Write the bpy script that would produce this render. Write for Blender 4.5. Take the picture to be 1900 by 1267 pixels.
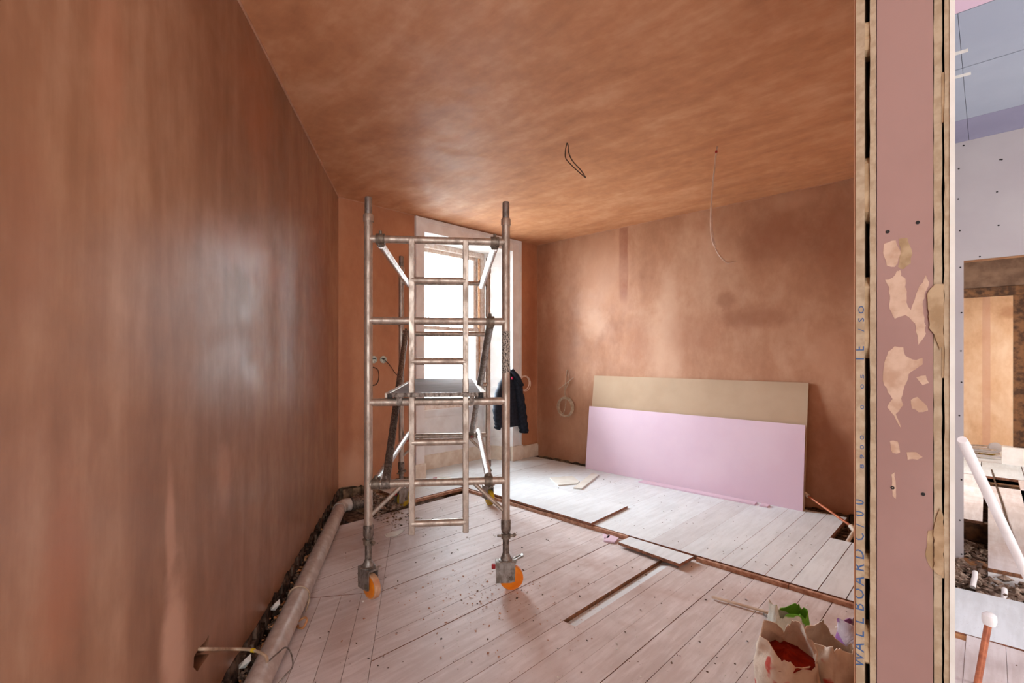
import bpy, math, random
from mathutils import Vector, Matrix, noise
from mathutils.geometry import tessellate_polygon
random.seed(7)
for o in list(bpy.data.objects): bpy.data.objects.remove(o)
C = bpy.context.scene.collection
SC = bpy.context.scene
# ------------------------------------------------------------------ frame of reference
# view frame: X right, Y forward from the camera; room frame: x along the right wall, y along the window wall
CA, SA = 0.7137, 0.7004
NRM = math.hypot(CA, SA); CA /= NRM; SA /= NRM
FP, CX, HY, ZC = 900.0, 950.0, 660.0, 1.47
def W(X, Y, z=0.0): return Vector((CA*X-SA*Y, SA*X+CA*Y, z))
def atY(px, py, Y): return W((px-CX)/FP*Y, Y, ZC-(py-HY)/FP*Y)
def atz(px, py, z=0.0):
    Y = FP*(ZC-z)/(py-HY); return W((px-CX)/FP*Y, Y, z)
def atx(px, py, x):            # on plane room x = const
    a = (px-CX)/FP; return atY(px, py, x/(CA*a-SA))
def aty(px, py, y):
    a = (px-CX)/FP; return atY(px, py, y/(SA*a+CA))
def atleft(px, py, off=0.0):   # on the left wall: X = -.814 - .191 Y
    a = (px-CX)/FP; return atY(px, py, (-.814+off)/(a+.191))
# ------------------------------------------------------------------ camera
cam = bpy.data.cameras.new('camera'); co = bpy.data.objects.new('camera', cam); C.objects.link(co)
cam.sensor_width = 36; cam.lens = FP/1900*36; cam.shift_y = (HY-633.5)/1900; cam.clip_start = .02
co.location = (0, 0, ZC)
co.rotation_euler = (math.pi/2, 0, math.atan2(SA, CA))
SC.camera = co
SC.cycles.sample_clamp_indirect = 8.0
# ------------------------------------------------------------------ world and light
SC.view_settings.view_transform = 'Standard'; SC.view_settings.look = 'None'
SC.view_settings.gamma = 1; SC.view_settings.use_curve_mapping = False
SC.view_settings.exposure = 0.44
w = bpy.data.worlds.new('world'); SC.world = w; w.use_nodes = True
bg = w.node_tree.nodes['Background']; bg.inputs[0].default_value = (.83, .93, 1, 1); bg.inputs[1].default_value = 39.0
def area(name, loc, target, sx, sy, power, col=(1, 1, 1), portal=False):
    l = bpy.data.lights.new(name, 'AREA'); l.shape = 'RECTANGLE'; l.size = sx; l.size_y = sy; l.energy = power; l.color = col
    o = bpy.data.objects.new(name, l); C.objects.link(o); o.location = loc
    o.rotation_euler = (Vector(target)-Vector(loc)).to_track_quat('-Z', 'Y').to_euler()
    if portal: l.cycles.is_portal = True
    return o
area('window_portal', (-5.5, 4.0, 1.8), (0, 4.0, 1.8), 1.6, 2.3, 1, portal=True)
area('hall_rear_fill', W(1.2, -2.7, 1.9), W(.6, 3, 1.4), 2.6, 1.8, 36, (.95, .98, 1))  # added area light behind the camera, in place of unseen hall windows
area('room_rear_fill', W(-.05, -2.2, 1.8), W(-.4, 4, 1.4), .8, 1.6, 50, (.92, .97, 1))  # added fill from behind the camera to brighten the room
area('hall_side_fill', (3.8, 3.5, 1.6), (0, 3.9, 1.6), 1.6, 1.8, 110, (.98, .98, 1))  # added area light brightening the hall from its unseen side
area('far_room_window_light', (-1.1, 7.4, 1.7), (1, 8.0, .6), 1.4, 1.6, 110, (1, .98, .96))
area('end_room_light', (1.9, 10.2, 1.7), (0, 10.9, 1.2), .9, 1.4, 25, (1, .97, .93))  # area light added near the end wall
# ------------------------------------------------------------------ helpers: objects
def finish(name, verts, faces, mat, parent=None, smooth=False, origin=None, auto=None):
    if origin is None and parent is not None and 'org' in parent: origin = Vector(parent['org'])
    if origin is None: origin = Vector((0, 0, 0))
    me = bpy.data.meshes.new(name)
    me.from_pydata([tuple(Vector(v)-origin) for v in verts], [], faces)
    me.materials.append(mat); me.validate()
    if smooth:
        me.polygons.foreach_set('use_smooth', [True]*len(me.polygons))
        if auto is not None: me.set_sharp_from_angle(angle=auto)
    o = bpy.data.objects.new(name, me); C.objects.link(o)
    if parent is not None:
        o.parent = parent
        if 'org' in parent: o['org'] = tuple(parent['org'])
    else: o.location = origin
    return o
class MB:
    def __init__(s): s.v = []; s.f = []
    def add(s, vs, fs):
        n = len(s.v); s.v += [Vector(v) for v in vs]; s.f += [tuple(i+n for i in f) for f in fs]; return s
    def box(s, x0, x1, y0, y1, z0, z1):
        return s.add([(x0,y0,z0),(x1,y0,z0),(x1,y1,z0),(x0,y1,z0),(x0,y0,z1),(x1,y0,z1),(x1,y1,z1),(x0,y1,z1)],
          [(0,3,2,1),(4,5,6,7),(0,1,5,4),(1,2,6,5),(2,3,7,6),(3,0,4,7)])
    def obox(s, c, ax, ay, az, hx, hy, hz, b=0):
        c = Vector(c); ax = Vector(ax).normalized(); ay = Vector(ay).normalized(); az = Vector(az).normalized()
        if b <= 0:
            vs = [c+ax*hx*i+ay*hy*j+az*hz*k for k in (-1, 1) for (i, j) in ((-1,-1),(1,-1),(1,1),(-1,1))]
            return s.add(vs, [(0,3,2,1),(4,5,6,7),(0,1,5,4),(1,2,6,5),(2,3,7,6),(3,0,4,7)])
        rings = []
        for (zz, ins) in ((-hz, b), (-hz+b, 0), (hz-b, 0), (hz, b)):
            X_, Y_ = hx-ins, hy-ins; r = []
            for (i, j) in ((-1,-1),(1,-1),(1,1),(-1,1)):
                p1 = (i*X_, j*(Y_-b)); p2 = (i*(X_-b), j*Y_)
                seq = (p1, p2) if i*j > 0 else (p2, p1)
                if (i, j) == (-1,-1): seq = (p1, p2)
                if (i, j) == (1,-1): seq = (p2, p1)
                if (i, j) == (1,1): seq = (p1, p2)
                if (i, j) == (-1,1): seq = (p2, p1)
                r += [c+ax*q[0]+ay*q[1]+az*zz for q in seq]
            rings.append(r)
        vs = [v for r in rings for v in r]; fs = []
        for k in range(3):
            for i in range(8):
                j = (i+1) % 8; fs.append((k*8+i, k*8+j, (k+1)*8+j, (k+1)*8+i))
        fs.append(tuple(reversed(range(8)))); fs.append(tuple(range(24, 32)))
        return s.add(vs, fs)
    def loft(s, rings, cap=True, closed=True):
        n = len(rings[0]); vs = [v for r in rings for v in r]; fs = []
        for k in range(len(rings)-1):
            for i in range(n if closed else n-1):
                j = (i+1) % n; fs.append((k*n+i, k*n+j, (k+1)*n+j, (k+1)*n+i))
        if cap: fs.append(tuple(reversed(range(n)))); fs.append(tuple(range((len(rings)-1)*n, len(rings)*n)))
        return s.add(vs, fs)
    def tube(s, pts, r, n=12, cap=True):
        pts = [Vector(p) for p in pts]; rings = []
        up = None
        for i, p in enumerate(pts):
            d = (pts[min(i+1, len(pts)-1)]-pts[max(i-1, 0)]).normalized()
            if up is None:
                up = Vector((0, 0, 1)) if abs(d.z) < .9 else Vector((1, 0, 0))
            u = (up-d*up.dot(d)).normalized(); v = d.cross(u); up = u
            rr = r[i] if isinstance(r, (list, tuple)) else r
            rings.append([p+(u*math.cos(a)+v*math.sin(a))*rr for a in [2*math.pi*k/n for k in range(n)]])
        return s.loft(rings, cap)
    def lathe(s, c, axis, prof, n=24):
        axis = Vector(axis).normalized(); u = axis.orthogonal().normalized(); v = axis.cross(u); c = Vector(c)
        rings = [[c+axis*h+(u*math.cos(a)+v*math.sin(a))*r for a in [2*math.pi*k/n for k in range(n)]] for (h, r) in prof]
        return s.loft(rings)
    def prism(s, pts, off, holes=()):
        # polygon (list of 3d points) with holes extruded by vector off
        loops = [list(map(Vector, pts))]+[list(map(Vector, h)) for h in holes]; off = Vector(off)
        flat = [p for l in loops for p in l]; n = len(flat)
        tris = tessellate_polygon(loops)
        fs = [tuple(t) for t in tris]+[tuple(i+n for i in reversed(t)) for t in tris]
        b = 0
        for l in loops:
            m = len(l)
            for i in range(m):
                j = (i+1) % m; fs.append((b+i, b+j, b+j+n, b+i+n))
            b += m
        return s.add(flat+[p+off for p in flat], fs)
    def build(s, name, mat, parent=None, smooth=False, origin=None, auto=math.radians(40)):
        o = finish(name, s.v, s.f, mat, parent, smooth, origin, auto if smooth else None)
        import bmesh
        bm = bmesh.new(); bm.from_mesh(o.data); bmesh.ops.recalc_face_normals(bm, faces=bm.faces); bm.to_mesh(o.data); bm.free()
        return o
def tag(o, label, cat, group=None, kind=None):
    o['label'] = label; o['category'] = cat
    if group: o['group'] = group
    if kind: o['kind'] = kind
    return o
def thing(name, loc, label, cat, group=None):
    o = bpy.data.objects.new(name, None); C.objects.link(o); o.location = loc; o.empty_display_size = .1
    o['org'] = tuple(loc); return tag(o, label, cat, group)
def struct(o): o['kind'] = 'structure'; return o
def curve(pts, n=8):
    # Catmull-Rom through points
    pts = [Vector(p) for p in pts]; P = [pts[0]*2-pts[1]]+pts+[pts[-1]*2-pts[-2]]; out = []
    for i in range(1, len(P)-2):
        a, b, c, d = P[i-1], P[i], P[i+1], P[i+2]
        for k in range(n):
            t = k/n
            out.append(.5*((2*b)+(c-a)*t+(2*a-5*b+4*c-d)*t*t+(3*b-a-3*c+d)*t**3))
    out.append(pts[-1]); return out
# ------------------------------------------------------------------ helpers: materials
def lin(c): return tuple(((x/255)/12.92 if x/255 <= .04045 else ((x/255+.055)/1.055)**2.4) for x in c)+(1,)
class NT:
    def __init__(s, name, rough=.6, spec=.5, metal=0):
        s.m = bpy.data.materials.new(name); s.m.use_nodes = True; s.t = s.m.node_tree; s.n = s.t.nodes; s.l = s.t.links
        s.b = s.n['Principled BSDF']; s.b.inputs['Roughness'].default_value = rough
        s.b.inputs['Specular IOR Level'].default_value = spec; s.b.inputs['Metallic'].default_value = metal
        tc = s.n.new('ShaderNodeTexCoord'); s.co = tc.outputs['Object']
    def link(s, a, b): s.l.new(a, b)
    def sock(s, node, i, v):
        if hasattr(v, 'is_linked') or isinstance(v, bpy.types.NodeSocket): s.l.new(v, node.inputs[i])
        elif v is not None: node.inputs[i].default_value = v
    def math(s, op, a, b=None, c=None, clamp=False):
        n = s.n.new('ShaderNodeMath'); n.operation = op; n.use_clamp = clamp
        s.sock(n, 0, a); s.sock(n, 1, b); s.sock(n, 2, c); return n.outputs[0]
    def mapping(s, scale=(1, 1, 1), rot=(0, 0, 0), loc=(0, 0, 0), vec=None):
        n = s.n.new('ShaderNodeMapping'); s.link(vec or s.co, n.inputs[0])
        n.inputs['Scale'].default_value = scale; n.inputs['Rotation'].default_value = rot; n.inputs['Location'].default_value = loc
        return n.outputs[0]
    def noise(s, scale, detail=4, rough=.55, dist=0, vec=None):
        n = s.n.new('ShaderNodeTexNoise'); s.link(vec or s.co, n.inputs['Vector'])
        n.inputs['Scale'].default_value = scale; n.inputs['Detail'].default_value = detail
        n.inputs['Roughness'].default_value = rough; n.inputs['Distortion'].default_value = dist
        return n.outputs[0]
    def ramp(s, f, stops, interp='LINEAR'):
        n = s.n.new('ShaderNodeValToRGB'); s.link(f, n.inputs[0]); n.color_ramp.interpolation = interp
        e = n.color_ramp.elements
        while len(e) < len(stops): e.new(.5)
        for el, (p, c) in zip(e, stops):
            el.position = p; el.color = c if len(c) == 4 else lin(c)
        return n.outputs[0]
    def mr(s, f, a, b, c=0, d=1):
        n = s.n.new('ShaderNodeMapRange'); s.sock(n, 0, f)
        for i, v in enumerate((a, b, c, d)): n.inputs[i+1].default_value = v
        n.interpolation_type = 'SMOOTHSTEP'; return n.outputs[0]
    def mix(s, f, a, b, mode='MIX'):
        n = s.n.new('ShaderNodeMix'); n.data_type = 'RGBA'; n.blend_type = mode
        s.sock(n, 0, f)
        for i, v in ((6, a), (7, b)):
            if isinstance(v, tuple): n.inputs[i].default_value = v if len(v) == 4 else lin(v)
            else: s.link(v, n.inputs[i])
        return n.outputs[2]
    def bump(s, h, strength=.3, dist=.01):
        n = s.n.new('ShaderNodeBump'); n.inputs['Strength'].default_value = strength; n.inputs['Distance'].default_value = dist
        s.link(h, n.inputs['Height']); s.link(n.outputs[0], s.b.inputs['Normal'])
    def col(s, c):
        if isinstance(c, tuple): s.b.inputs['Base Color'].default_value = c if len(c) == 4 else lin(c)
        else: s.link(c, s.b.inputs['Base Color'])
    def rough(s, r): s.sock(s.b, 'Roughness', r)
    def done(s): return s.m
def simple(name, c, c2=None, scale=20, rough=.6, metal=0, spec=.4, bump=0, bscale=None):
    t = NT(name, rough, spec, metal)
    c2 = c2 or tuple(x*.85 for x in c)
    t.col(t.mix(t.mr(t.noise(scale, 5), .35, .65), c, c2))
    if bump: t.bump(t.noise(bscale or scale*2, 4), bump, .003)
    return t.done()
def plaster(name, cd, cm, cl, stretch, udir, blobs=(), rough=(.42, .6), seed=0, streak=.5, spec=.4, bump=.16):
    """gypsum skim: cd/cm/cl dark, mid and light drying colours; stretch = stroke anisotropy per axis"""
    t = NT(name, .5, spec)
    base = t.noise(1.1, 5, .6, .3, t.mapping((1, 1, .7), loc=(seed, seed*2, 0)))
    st = t.noise(2.6, 6, .62, .25, t.mapping(stretch, loc=(seed*3, 0, seed)))
    fine = t.noise(14, 5, .6, .1, t.mapping((1, 1, .6), loc=(0, seed, 0)))
    f = t.math('ADD', t.math('MULTIPLY', base, 1-streak), t.math('MULTIPLY', st, streak))
    f = t.math('ADD', f, t.math('MULTIPLY', t.math('SUBTRACT', fine, .5), .22))
    c = t.ramp(f, [(.34, cd), (.5, cm), (.67, cl)])
    sx = t.n.new('ShaderNodeVectorMath'); sx.operation = 'DOT_PRODUCT'; t.link(t.co, sx.inputs[0]); sx.inputs[1].default_value = udir
    u = sx.outputs['Value']
    sp = t.n.new('ShaderNodeSeparateXYZ'); t.link(t.co, sp.inputs[0]); z = sp.outputs[2]
    if blobs:
        wob = t.math('MULTIPLY', t.math('SUBTRACT', t.noise(3.5, 5, .65), .5), 1.5)
    for (uc, vc, ru, rv, colr, k, hard) in blobs:
        du = t.math('DIVIDE', t.math('SUBTRACT', u, uc), ru); dv = t.math('DIVIDE', t.math('SUBTRACT', z, vc), rv)
        d = t.math('SQRT', t.math('ADD', t.math('POWER', t.math('ABSOLUTE', du), 2.0+hard*4), t.math('POWER', t.math('ABSOLUTE', dv), 2.0+hard*4)))
        if hard < 1: d = t.math('ADD', d, wob)
        c = t.mix(t.mr(d, .3+hard*.3, 1.15, k, 0), c, colr)
    t.col(c)
    sw = t.noise(9, 3, .5, .5)
    t.rough(t.mr(t.noise(5, 4, .6, .5), .3, .7, rough[0], rough[1]))
    t.bump(t.math('ADD', t.math('MULTIPLY', sw, .6), t.math('MULTIPLY', fine, .5)), bump, .006)
    return t.done()
RW_U = (1, 0, 0)
def rb(px, py, rx, ry, colr, k, hard=0):      # a damp, dry or painted-shade patch on the right wall
    p = aty(px, py, 5.274); q = aty(px+rx, py, 5.274); r = aty(px, py-ry, 5.274)
    return (p.x, p.z, abs(q.x-p.x), abs(r.z-p.z), colr, k, hard)
LD = Vector((.8367, -.58, 0)).normalized()
def lb(px, py, rx, ry, colr, k, hard=0):
    p = atleft(px, py); q = atleft(px+rx, py); r = atleft(px, py-ry)
    return (p.dot(LD), p.z, abs((q-p).dot(LD)), abs(r.z-p.z), colr, k, hard)
D1, D2, PA, PB = (146, 90, 60), (156, 96, 66), (206, 164, 136), (198, 150, 120)
M = {}
M['right'] = plaster('plaster_right_wall', (158, 106, 76), (178, 128, 97), (198, 154, 124), (1.2, 1, .8), RW_U, [
    rb(1157, 485, 9, 75, (150, 90, 64), .85, .8), rb(1110, 500, 75, 110, PB, .5), rb(1105, 600, 28, 32, PA, .5),
    rb(1232, 660, 42, 75, PA, .6), rb(1238, 560, 24, 80, PA, .5), rb(1312, 470, 22, 70, PA, .45), rb(1440, 440, 90, 60, D1, .55),
    rb(1560, 470, 60, 120, D1, .5), rb(1400, 590, 90, 26, D1, .6), rb(1345, 556, 22, 18, D1, .6), rb(1540, 660, 45, 50, PB, .5),
    rb(1560, 850, 60, 120, D1, .55), rb(1020, 720, 25, 160, D2, .4), rb(1290, 620, 70, 50, D2, .35), rb(1475, 370, 60, 22, PB, .5),  # narrow patch beside the window-wall corner paints its shade into the plaster
    rb(1190, 640, 34, 60, D2, .35), rb(1070, 800, 60, 50, PB, .25)], rough=(.5, .7), seed=1.3, streak=.4)
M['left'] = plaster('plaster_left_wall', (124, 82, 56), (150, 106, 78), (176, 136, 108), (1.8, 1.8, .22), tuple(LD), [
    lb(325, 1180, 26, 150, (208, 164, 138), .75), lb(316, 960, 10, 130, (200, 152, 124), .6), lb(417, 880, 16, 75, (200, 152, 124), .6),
    lb(590, 560, 26, 260, (140, 80, 54), .45), lb(200, 120, 34, 220, (178, 118, 88), .35), lb(120, 1080, 60, 200, (164, 96, 62), .45), lb(480, 200, 40, 150, (170, 98, 60), .4),  # tall dark band: edge of the window reflection painted into the colour
    lb(60, 420, 60, 220, (142, 88, 62), .35), lb(480, 480, 70, 60, (196, 152, 132), .5)], rough=(.29, .39), seed=4.1, streak=.6, spec=.7, bump=.09)  # last pale patch: window sheen painted into the colour
M['back'] = plaster('plaster_window_wall', (168, 110, 78), (188, 128, 92), (202, 146, 110), (1, 1, .6), (0, 1, 0), [
    (2.42, .28, .2, .3, (214, 166, 136), .8, 0), (2.34, 1.1, .09, 1.0, (150, 86, 62), .4, 0), (5.15, 1.8, .16, 1.2, (150, 84, 56), .5, 0)], rough=(.5, .7), seed=2.2, streak=.35)
M['ceil'] = plaster('plaster_ceiling', (186, 127, 89), (207, 147, 105), (224, 171, 132), (.7, 1.9, 1), (1, 0, 0), (), rough=(.55, .7), seed=7.7, streak=.6, spec=.3, bump=.07)
def dusty(name, top, top2, side, seedl=0, rough=.55, patches=None):
    """timber with dust lying on its upward faces, bare wood on its edges"""
    t = NT(name, rough, .35)
    g = t.n.new('ShaderNodeNewGeometry'); s = t.n.new('ShaderNodeSeparateXYZ'); t.link(g.outputs['Normal'], s.inputs[0])
    grain = t.noise(9, 5, .6, .3, t.mapping((3.2, .35, 3), loc=(seedl, 0, 0)))
    big = t.noise(1.2, 5, .65)
    f = t.math('ADD', t.math('MULTIPLY', grain, .5), t.math('MULTIPLY', big, .6))
    c = t.mix(t.mr(f, .42, .68), top, top2)
    if patches:
        c = t.mix(t.mr(t.noise(.9, 5, .7, .5, t.mapping(loc=(4, 7, 0))), .5, .72, 0, .7), c, patches)
    oi = t.n.new('ShaderNodeObjectInfo'); c = t.mix(t.math('MULTIPLY', oi.outputs['Random'], .22), c, (178, 156, 148))
    sp = t.noise(70, 4, .7); c = t.mix(t.mr(sp, .62, .72, 0, .5), c, (140, 112, 100))
    sd = t.mix(t.mr(t.noise(40, 4), .35, .65), side, tuple(x*.7 for x in side))
    t.col(t.mix(t.mr(s.outputs[2], .5, .9), sd, c))
    t.bump(t.math('ADD', grain, t.noise(45, 4, .7)), .22, .004); return t.done()
M['board'] = dusty('dusty_floorboard', (234, 227, 226), (208, 196, 192), (150, 100, 70), patches=(186, 158, 146))
M['board2'] = dusty('dusty_floorboard_pale', (236, 243, 246), (220, 226, 228), (164, 110, 84), 5)
M['raw'] = simple('raw_timber_edge', (204, 160, 134), (164, 116, 90), 30, .7)
M['orange'] = simple('new_timber', (206, 152, 104), (176, 118, 74), 14, .6)
M['dark'] = simple('dark_void_earth', (44, 34, 28), (22, 17, 14), 12, .95, spec=.1)
M['rubble'] = simple('rubble', (176, 154, 136), (108, 84, 68), 26, .9, spec=.2, bump=.4)
M['rubbled'] = simple('dark_rubble', (122, 98, 82), (58, 44, 36), 18, .95, spec=.15, bump=.5)
M['masonry'] = simple('old_masonry', (150, 124, 98), (86, 68, 54), 14, .95, spec=.15, bump=.6)
M['white'] = simple('dusty_white_paint', (244, 241, 238), (234, 228, 224), 6, .45, spec=.4)
M['cream'] = simple('cream_paint', (238, 226, 210), (222, 204, 184), 9, .55)
M['sashw'] = simple('sash_paint', (238, 228, 220), (214, 192, 176), 22, .5)
M['stone'] = simple('outer_stone', (206, 204, 200), (150, 146, 140), 16, .9, bump=.3)
def metal(name, c, c2, rough, scale=30):
    t = NT(name, rough, .5, .75); n = t.noise(scale, 5, .7, 0, t.mapping((1, 1, .5)))
    t.col(t.mix(t.mr(n, .38, .66), c, c2)); t.rough(t.mr(n, .3, .7, rough, min(rough+.22, 1))); t.bump(t.noise(160, 3), .05, .002)
    return t.done()
M['alu'] = metal('weathered_aluminium', (206, 192, 178), (178, 162, 148), .42, 22)
M['alub'] = metal('bright_aluminium', (232, 228, 226), (190, 182, 178), .3)
M['alud'] = metal('grimy_aluminium', (150, 138, 128), (96, 84, 76), .5, 60)
M['zinc'] = metal('zinc_plate', (168, 162, 156), (128, 118, 108), .42)
M['iron'] = metal('dark_clamp', (150, 138, 124), (110, 98, 86), .5)
M['orangep'] = simple('orange_polyurethane', (240, 140, 18), (224, 116, 10), 10, .35, spec=.5)
M['tread'] = simple('scuffed_wheel_tread', (218, 176, 140), (200, 140, 100), 18, .6)
M['yellow'] = simple('yellow_plastic', (214, 178, 30), (170, 140, 40), 20, .5)
M['red'] = simple('red_plastic', (176, 40, 44), (150, 30, 34), 20, .4)
M['deck'] = dusty('platform_plywood', (150, 140, 136), (116, 104, 98), (92, 70, 58), 2, .97)
M['pinkb'] = simple('pink_plasterboard', (228, 202, 216), (222, 194, 210), 1.5, .8, spec=.2)
M['pinkp'] = simple('pink_plasterboard_end', (168, 134, 126), (158, 124, 116), 2.2, .85, spec=.2)
M['brownb'] = simple('brown_paper_board_back', (190, 164, 138), (182, 156, 130), 2, .85, spec=.2)
M['gyp'] = simple('gypsum_edge', (188, 168, 142), (168, 146, 120), 40, .9, spec=.15, bump=.3)
M['gypw'] = simple('white_edge_bead', (232, 230, 222), (220, 216, 206), 8, .6)
M['fill'] = simple('dried_filler', (208, 178, 156), (186, 152, 128), 24, .85, spec=.2, bump=.3)
M['glue'] = simple('board_adhesive', (186, 160, 128), (160, 132, 100), 24, .85, spec=.2, bump=.5)
M['greyb'] = simple('grey_plasterboard', (186, 178, 176), (178, 168, 168), 1.4, .85, spec=.2)
M['blueb'] = simple('blue_plasterboard', (176, 184, 196), (166, 174, 188), 1.4, .85, spec=.2)
M['lilacb'] = simple('lilac_plasterboard', (158, 156, 178), (148, 146, 168), 1.4, .85, spec=.2)
M['ink'] = simple('blue_print', (62, 92, 138), (70, 98, 140), 10, .8)
M['screw'] = simple('black_screw', (34, 28, 26), (20, 16, 14), 10, .6)
M['pvc'] = simple('grey_soil_pipe', (206, 196, 188), (184, 168, 158), 18, .38, spec=.5)
M['cable'] = simple('grey_cable', (196, 170, 144), (164, 138, 112), 20, .5)
M['cabled'] = simple('dark_cable', (74, 52, 38), (58, 40, 30), 20, .5)
M['cablew'] = simple('white_cable', (236, 216, 200), (220, 196, 180), 20, .5)
M['copper'] = simple('copper_pipe', (206, 128, 92), (168, 100, 74), 26, .4, metal=.5)
M['jacket'] = simple('navy_jacket_cloth', (36, 40, 52), (22, 25, 34), 30, .8, spec=.3, bump=.3)
M['plug'] = simple('galvanised_box', (214, 218, 206), (170, 174, 160), 60, .5)
M['oldp'] = plaster('old_cream_plaster', (196, 150, 112), (222, 186, 150), (238, 212, 184), (1, 1, .5), (1, 0, 0), [
    (-.02, 1.2, .05, 1.5, (204, 158, 136), .6, 1), (.25, 2.15, .2, .15, (170, 120, 84), .6, 0)], rough=(.7, .9), seed=9, streak=.4)
M['oldwood'] = simple('old_brown_timber', (122, 84, 54), (66, 44, 30), 12, .85, bump=.4)
M['oldlath'] = simple('brown_plaster_header', (134, 106, 86), (104, 78, 62), 5, .9)
M['tree_skirt'] = M['cream']
def glassm():
    t = NT('window_glass'); t.n.remove(t.b)
    out = t.n['Material Output']; tr = t.n.new('ShaderNodeBsdfTransparent'); gl = t.n.new('ShaderNodeBsdfGlossy'); gl.inputs['Roughness'].default_value = .03
    fr = t.n.new('ShaderNodeFresnel'); fr.inputs[0].default_value = 1.45; mx = t.n.new('ShaderNodeMixShader')
    t.link(t.math('MULTIPLY', fr.outputs[0], .8), mx.inputs[0]); t.link(tr.outputs[0], mx.inputs[1]); t.link(gl.outputs[0], mx.inputs[2]); t.link(mx.outputs[0], out.inputs[0])
    return t.done()
M['glass'] = glassm()
# ------------------------------------------------------------------ room shell
CH = 3.07
WX = -4.664     # window wall plane
RY = 5.274      # right wall plane
HYW = 4.951     # hall doorway wall plane
def jag(p0, p1, n, amp, rnd):
    """points from p0 to p1 with ragged height"""
    out = []
    for i in range(n+1):
        t = i/n; p = p0.lerp(p1, t)
        if 0 < i < n: p.z += (rnd.random()-.5)*amp
        out.append(p)
    return out
rnd = random.Random(3)
LN = Vector((-.58, -.8367, 0)).normalized()     # away from the room, behind the left wall
def lwp(Y, z, off=0.0):
    return W(-.814-.191*Y, Y, z)+LN*off
# left wall with its ragged lower edge and the torn hole by the cable
hole = [atleft(a, b) for a, b in ((388, 1178), (386, 1203), (372, 1212), (388, 1214), (378, 1228), (366, 1246), (359, 1238), (360, 1218), (371, 1200), (381, 1190))]
bot = jag(lwp(4.88, .135), lwp(-3.0, .10), 150, .035, rnd)
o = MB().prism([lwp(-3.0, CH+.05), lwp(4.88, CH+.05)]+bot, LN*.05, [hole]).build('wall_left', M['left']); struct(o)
leftwall = o
mb = MB().prism([lwp(-3, CH, .055), lwp(5.0, CH, .055), lwp(5.0, -.25, .055), lwp(-3, -.25, .055)], LN*.1); struct(mb.build('wall_masonry', M['masonry'], None))
# bricks peeping out under the ragged plaster
for i in range(44):
    Y0 = 1.55+i*.077
    h = .045
    for row in range(2):
        if row == 1 and i % 3 == 0: continue
        c = lwp(Y0+row*.04, .032+row*.062, .035-rnd.random()*.02)
        MB().obox(c, -LD, LN, (0, 0, 1), .034, .022, .026+rnd.random()*.004).build('brick', M['rubbled'], leftwall)
# window wall (two plaster pieces, above and beside the window) : opening y 3.20-4.83 up to 2.98
bl = jag(Vector((WX, 2.26, .13)), Vector((WX, 3.17, .10)), 26, .03, rnd)
o = MB().prism(bl+[Vector((WX, 3.17, CH+.05)), Vector((WX, 2.2, CH+.05))], (-.06, 0, 0)).build('wall_window', M['back']); struct(o)
bw = o
MB().prism([Vector((WX, 4.90, .1)), Vector((WX, 5.33, .1)), Vector((WX, 5.33, CH+.05)), Vector((WX, 4.90, CH+.05))], (-.06, 0, 0)).build('plaster_panel', M['back'], bw)
MB().box(-5.45, WX-.061, 1.9, 3.2, -.3, CH+.2).build('masonry_pier', M['masonry'], bw)
MB().box(-5.06, WX-.061, 4.83, 5.6, -.3, CH+.2).box(-5.45, -5.06, 4.64, 5.6, -.3, CH+.2).build('masonry_pier', M['masonry'], bw)
MB().box(-5.45, -5.13, 3.2, 4.64, -.3, .74).build('masonry_apron', M['masonry'], bw)
MB().box(-5.45, WX-.061, 3.2, 4.83, 2.96, CH+.2).build('lintel', M['masonry'], bw)
for i in range(9):
    y = 2.36+i*.1
    MB().obox((WX-.025-.012*rnd.random(), y, .055), (0, 1, 0), (1, 0, 0), (0, 0, 1), .046, .03, .05+rnd.random()*.012).build('stone', M['masonry'], bw)
# right wall
br = jag(Vector((WX-.02, RY, .03)), Vector((-.42, RY, .03)), 110, .03, rnd)
o = MB().prism(br+[Vector((-.42, RY, CH+.05)), Vector((WX-.02, RY, CH+.05))], (0, .04, 0)).build('wall_right', M['right']); struct(o)
rw = o
MB().box(-5.4, -.25, RY+.045, RY+.3, -.3, CH+.1).build('masonry_core', M['masonry'], rw)
for i in range(30):
    x = -4.6+i*.13
    MB().obox((x, RY+.012+.015*rnd.random(), -.03), (1, 0, 0), (0, 1, 0), (0, 0, 1), .06, .03, .045+rnd.random()*.01).build('stone', M['masonry'], rw)
# pale jointing lines where wall and ceiling plaster meet
tr = MB().tube([lwp(-2.9, CH-.004, -.002), lwp(4.88, CH-.004, -.002)], .008, 6).build('trim_1', simple('pale_plaster_line', (196, 150, 122), (184, 136, 108), 20, .7)); struct(tr)
M['pline'] = tr.data.materials[0]
struct(MB().tube([(WX+.002, RY-.002, .22), (WX+.002, RY-.002, CH-.02)], .004, 6).build('trim_2', M['pline']))
struct(MB().tube([(WX, RY-.001, CH-.003), (-.3, RY-.001, CH-.003)], .004, 6).build('trim_3', M['pline']))
struct(MB().tube([(WX+.002, 2.265, CH-.002), (WX+.002, 3.17, CH-.002)], .004, 6).build('trim_4', M['pline']))
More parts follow.
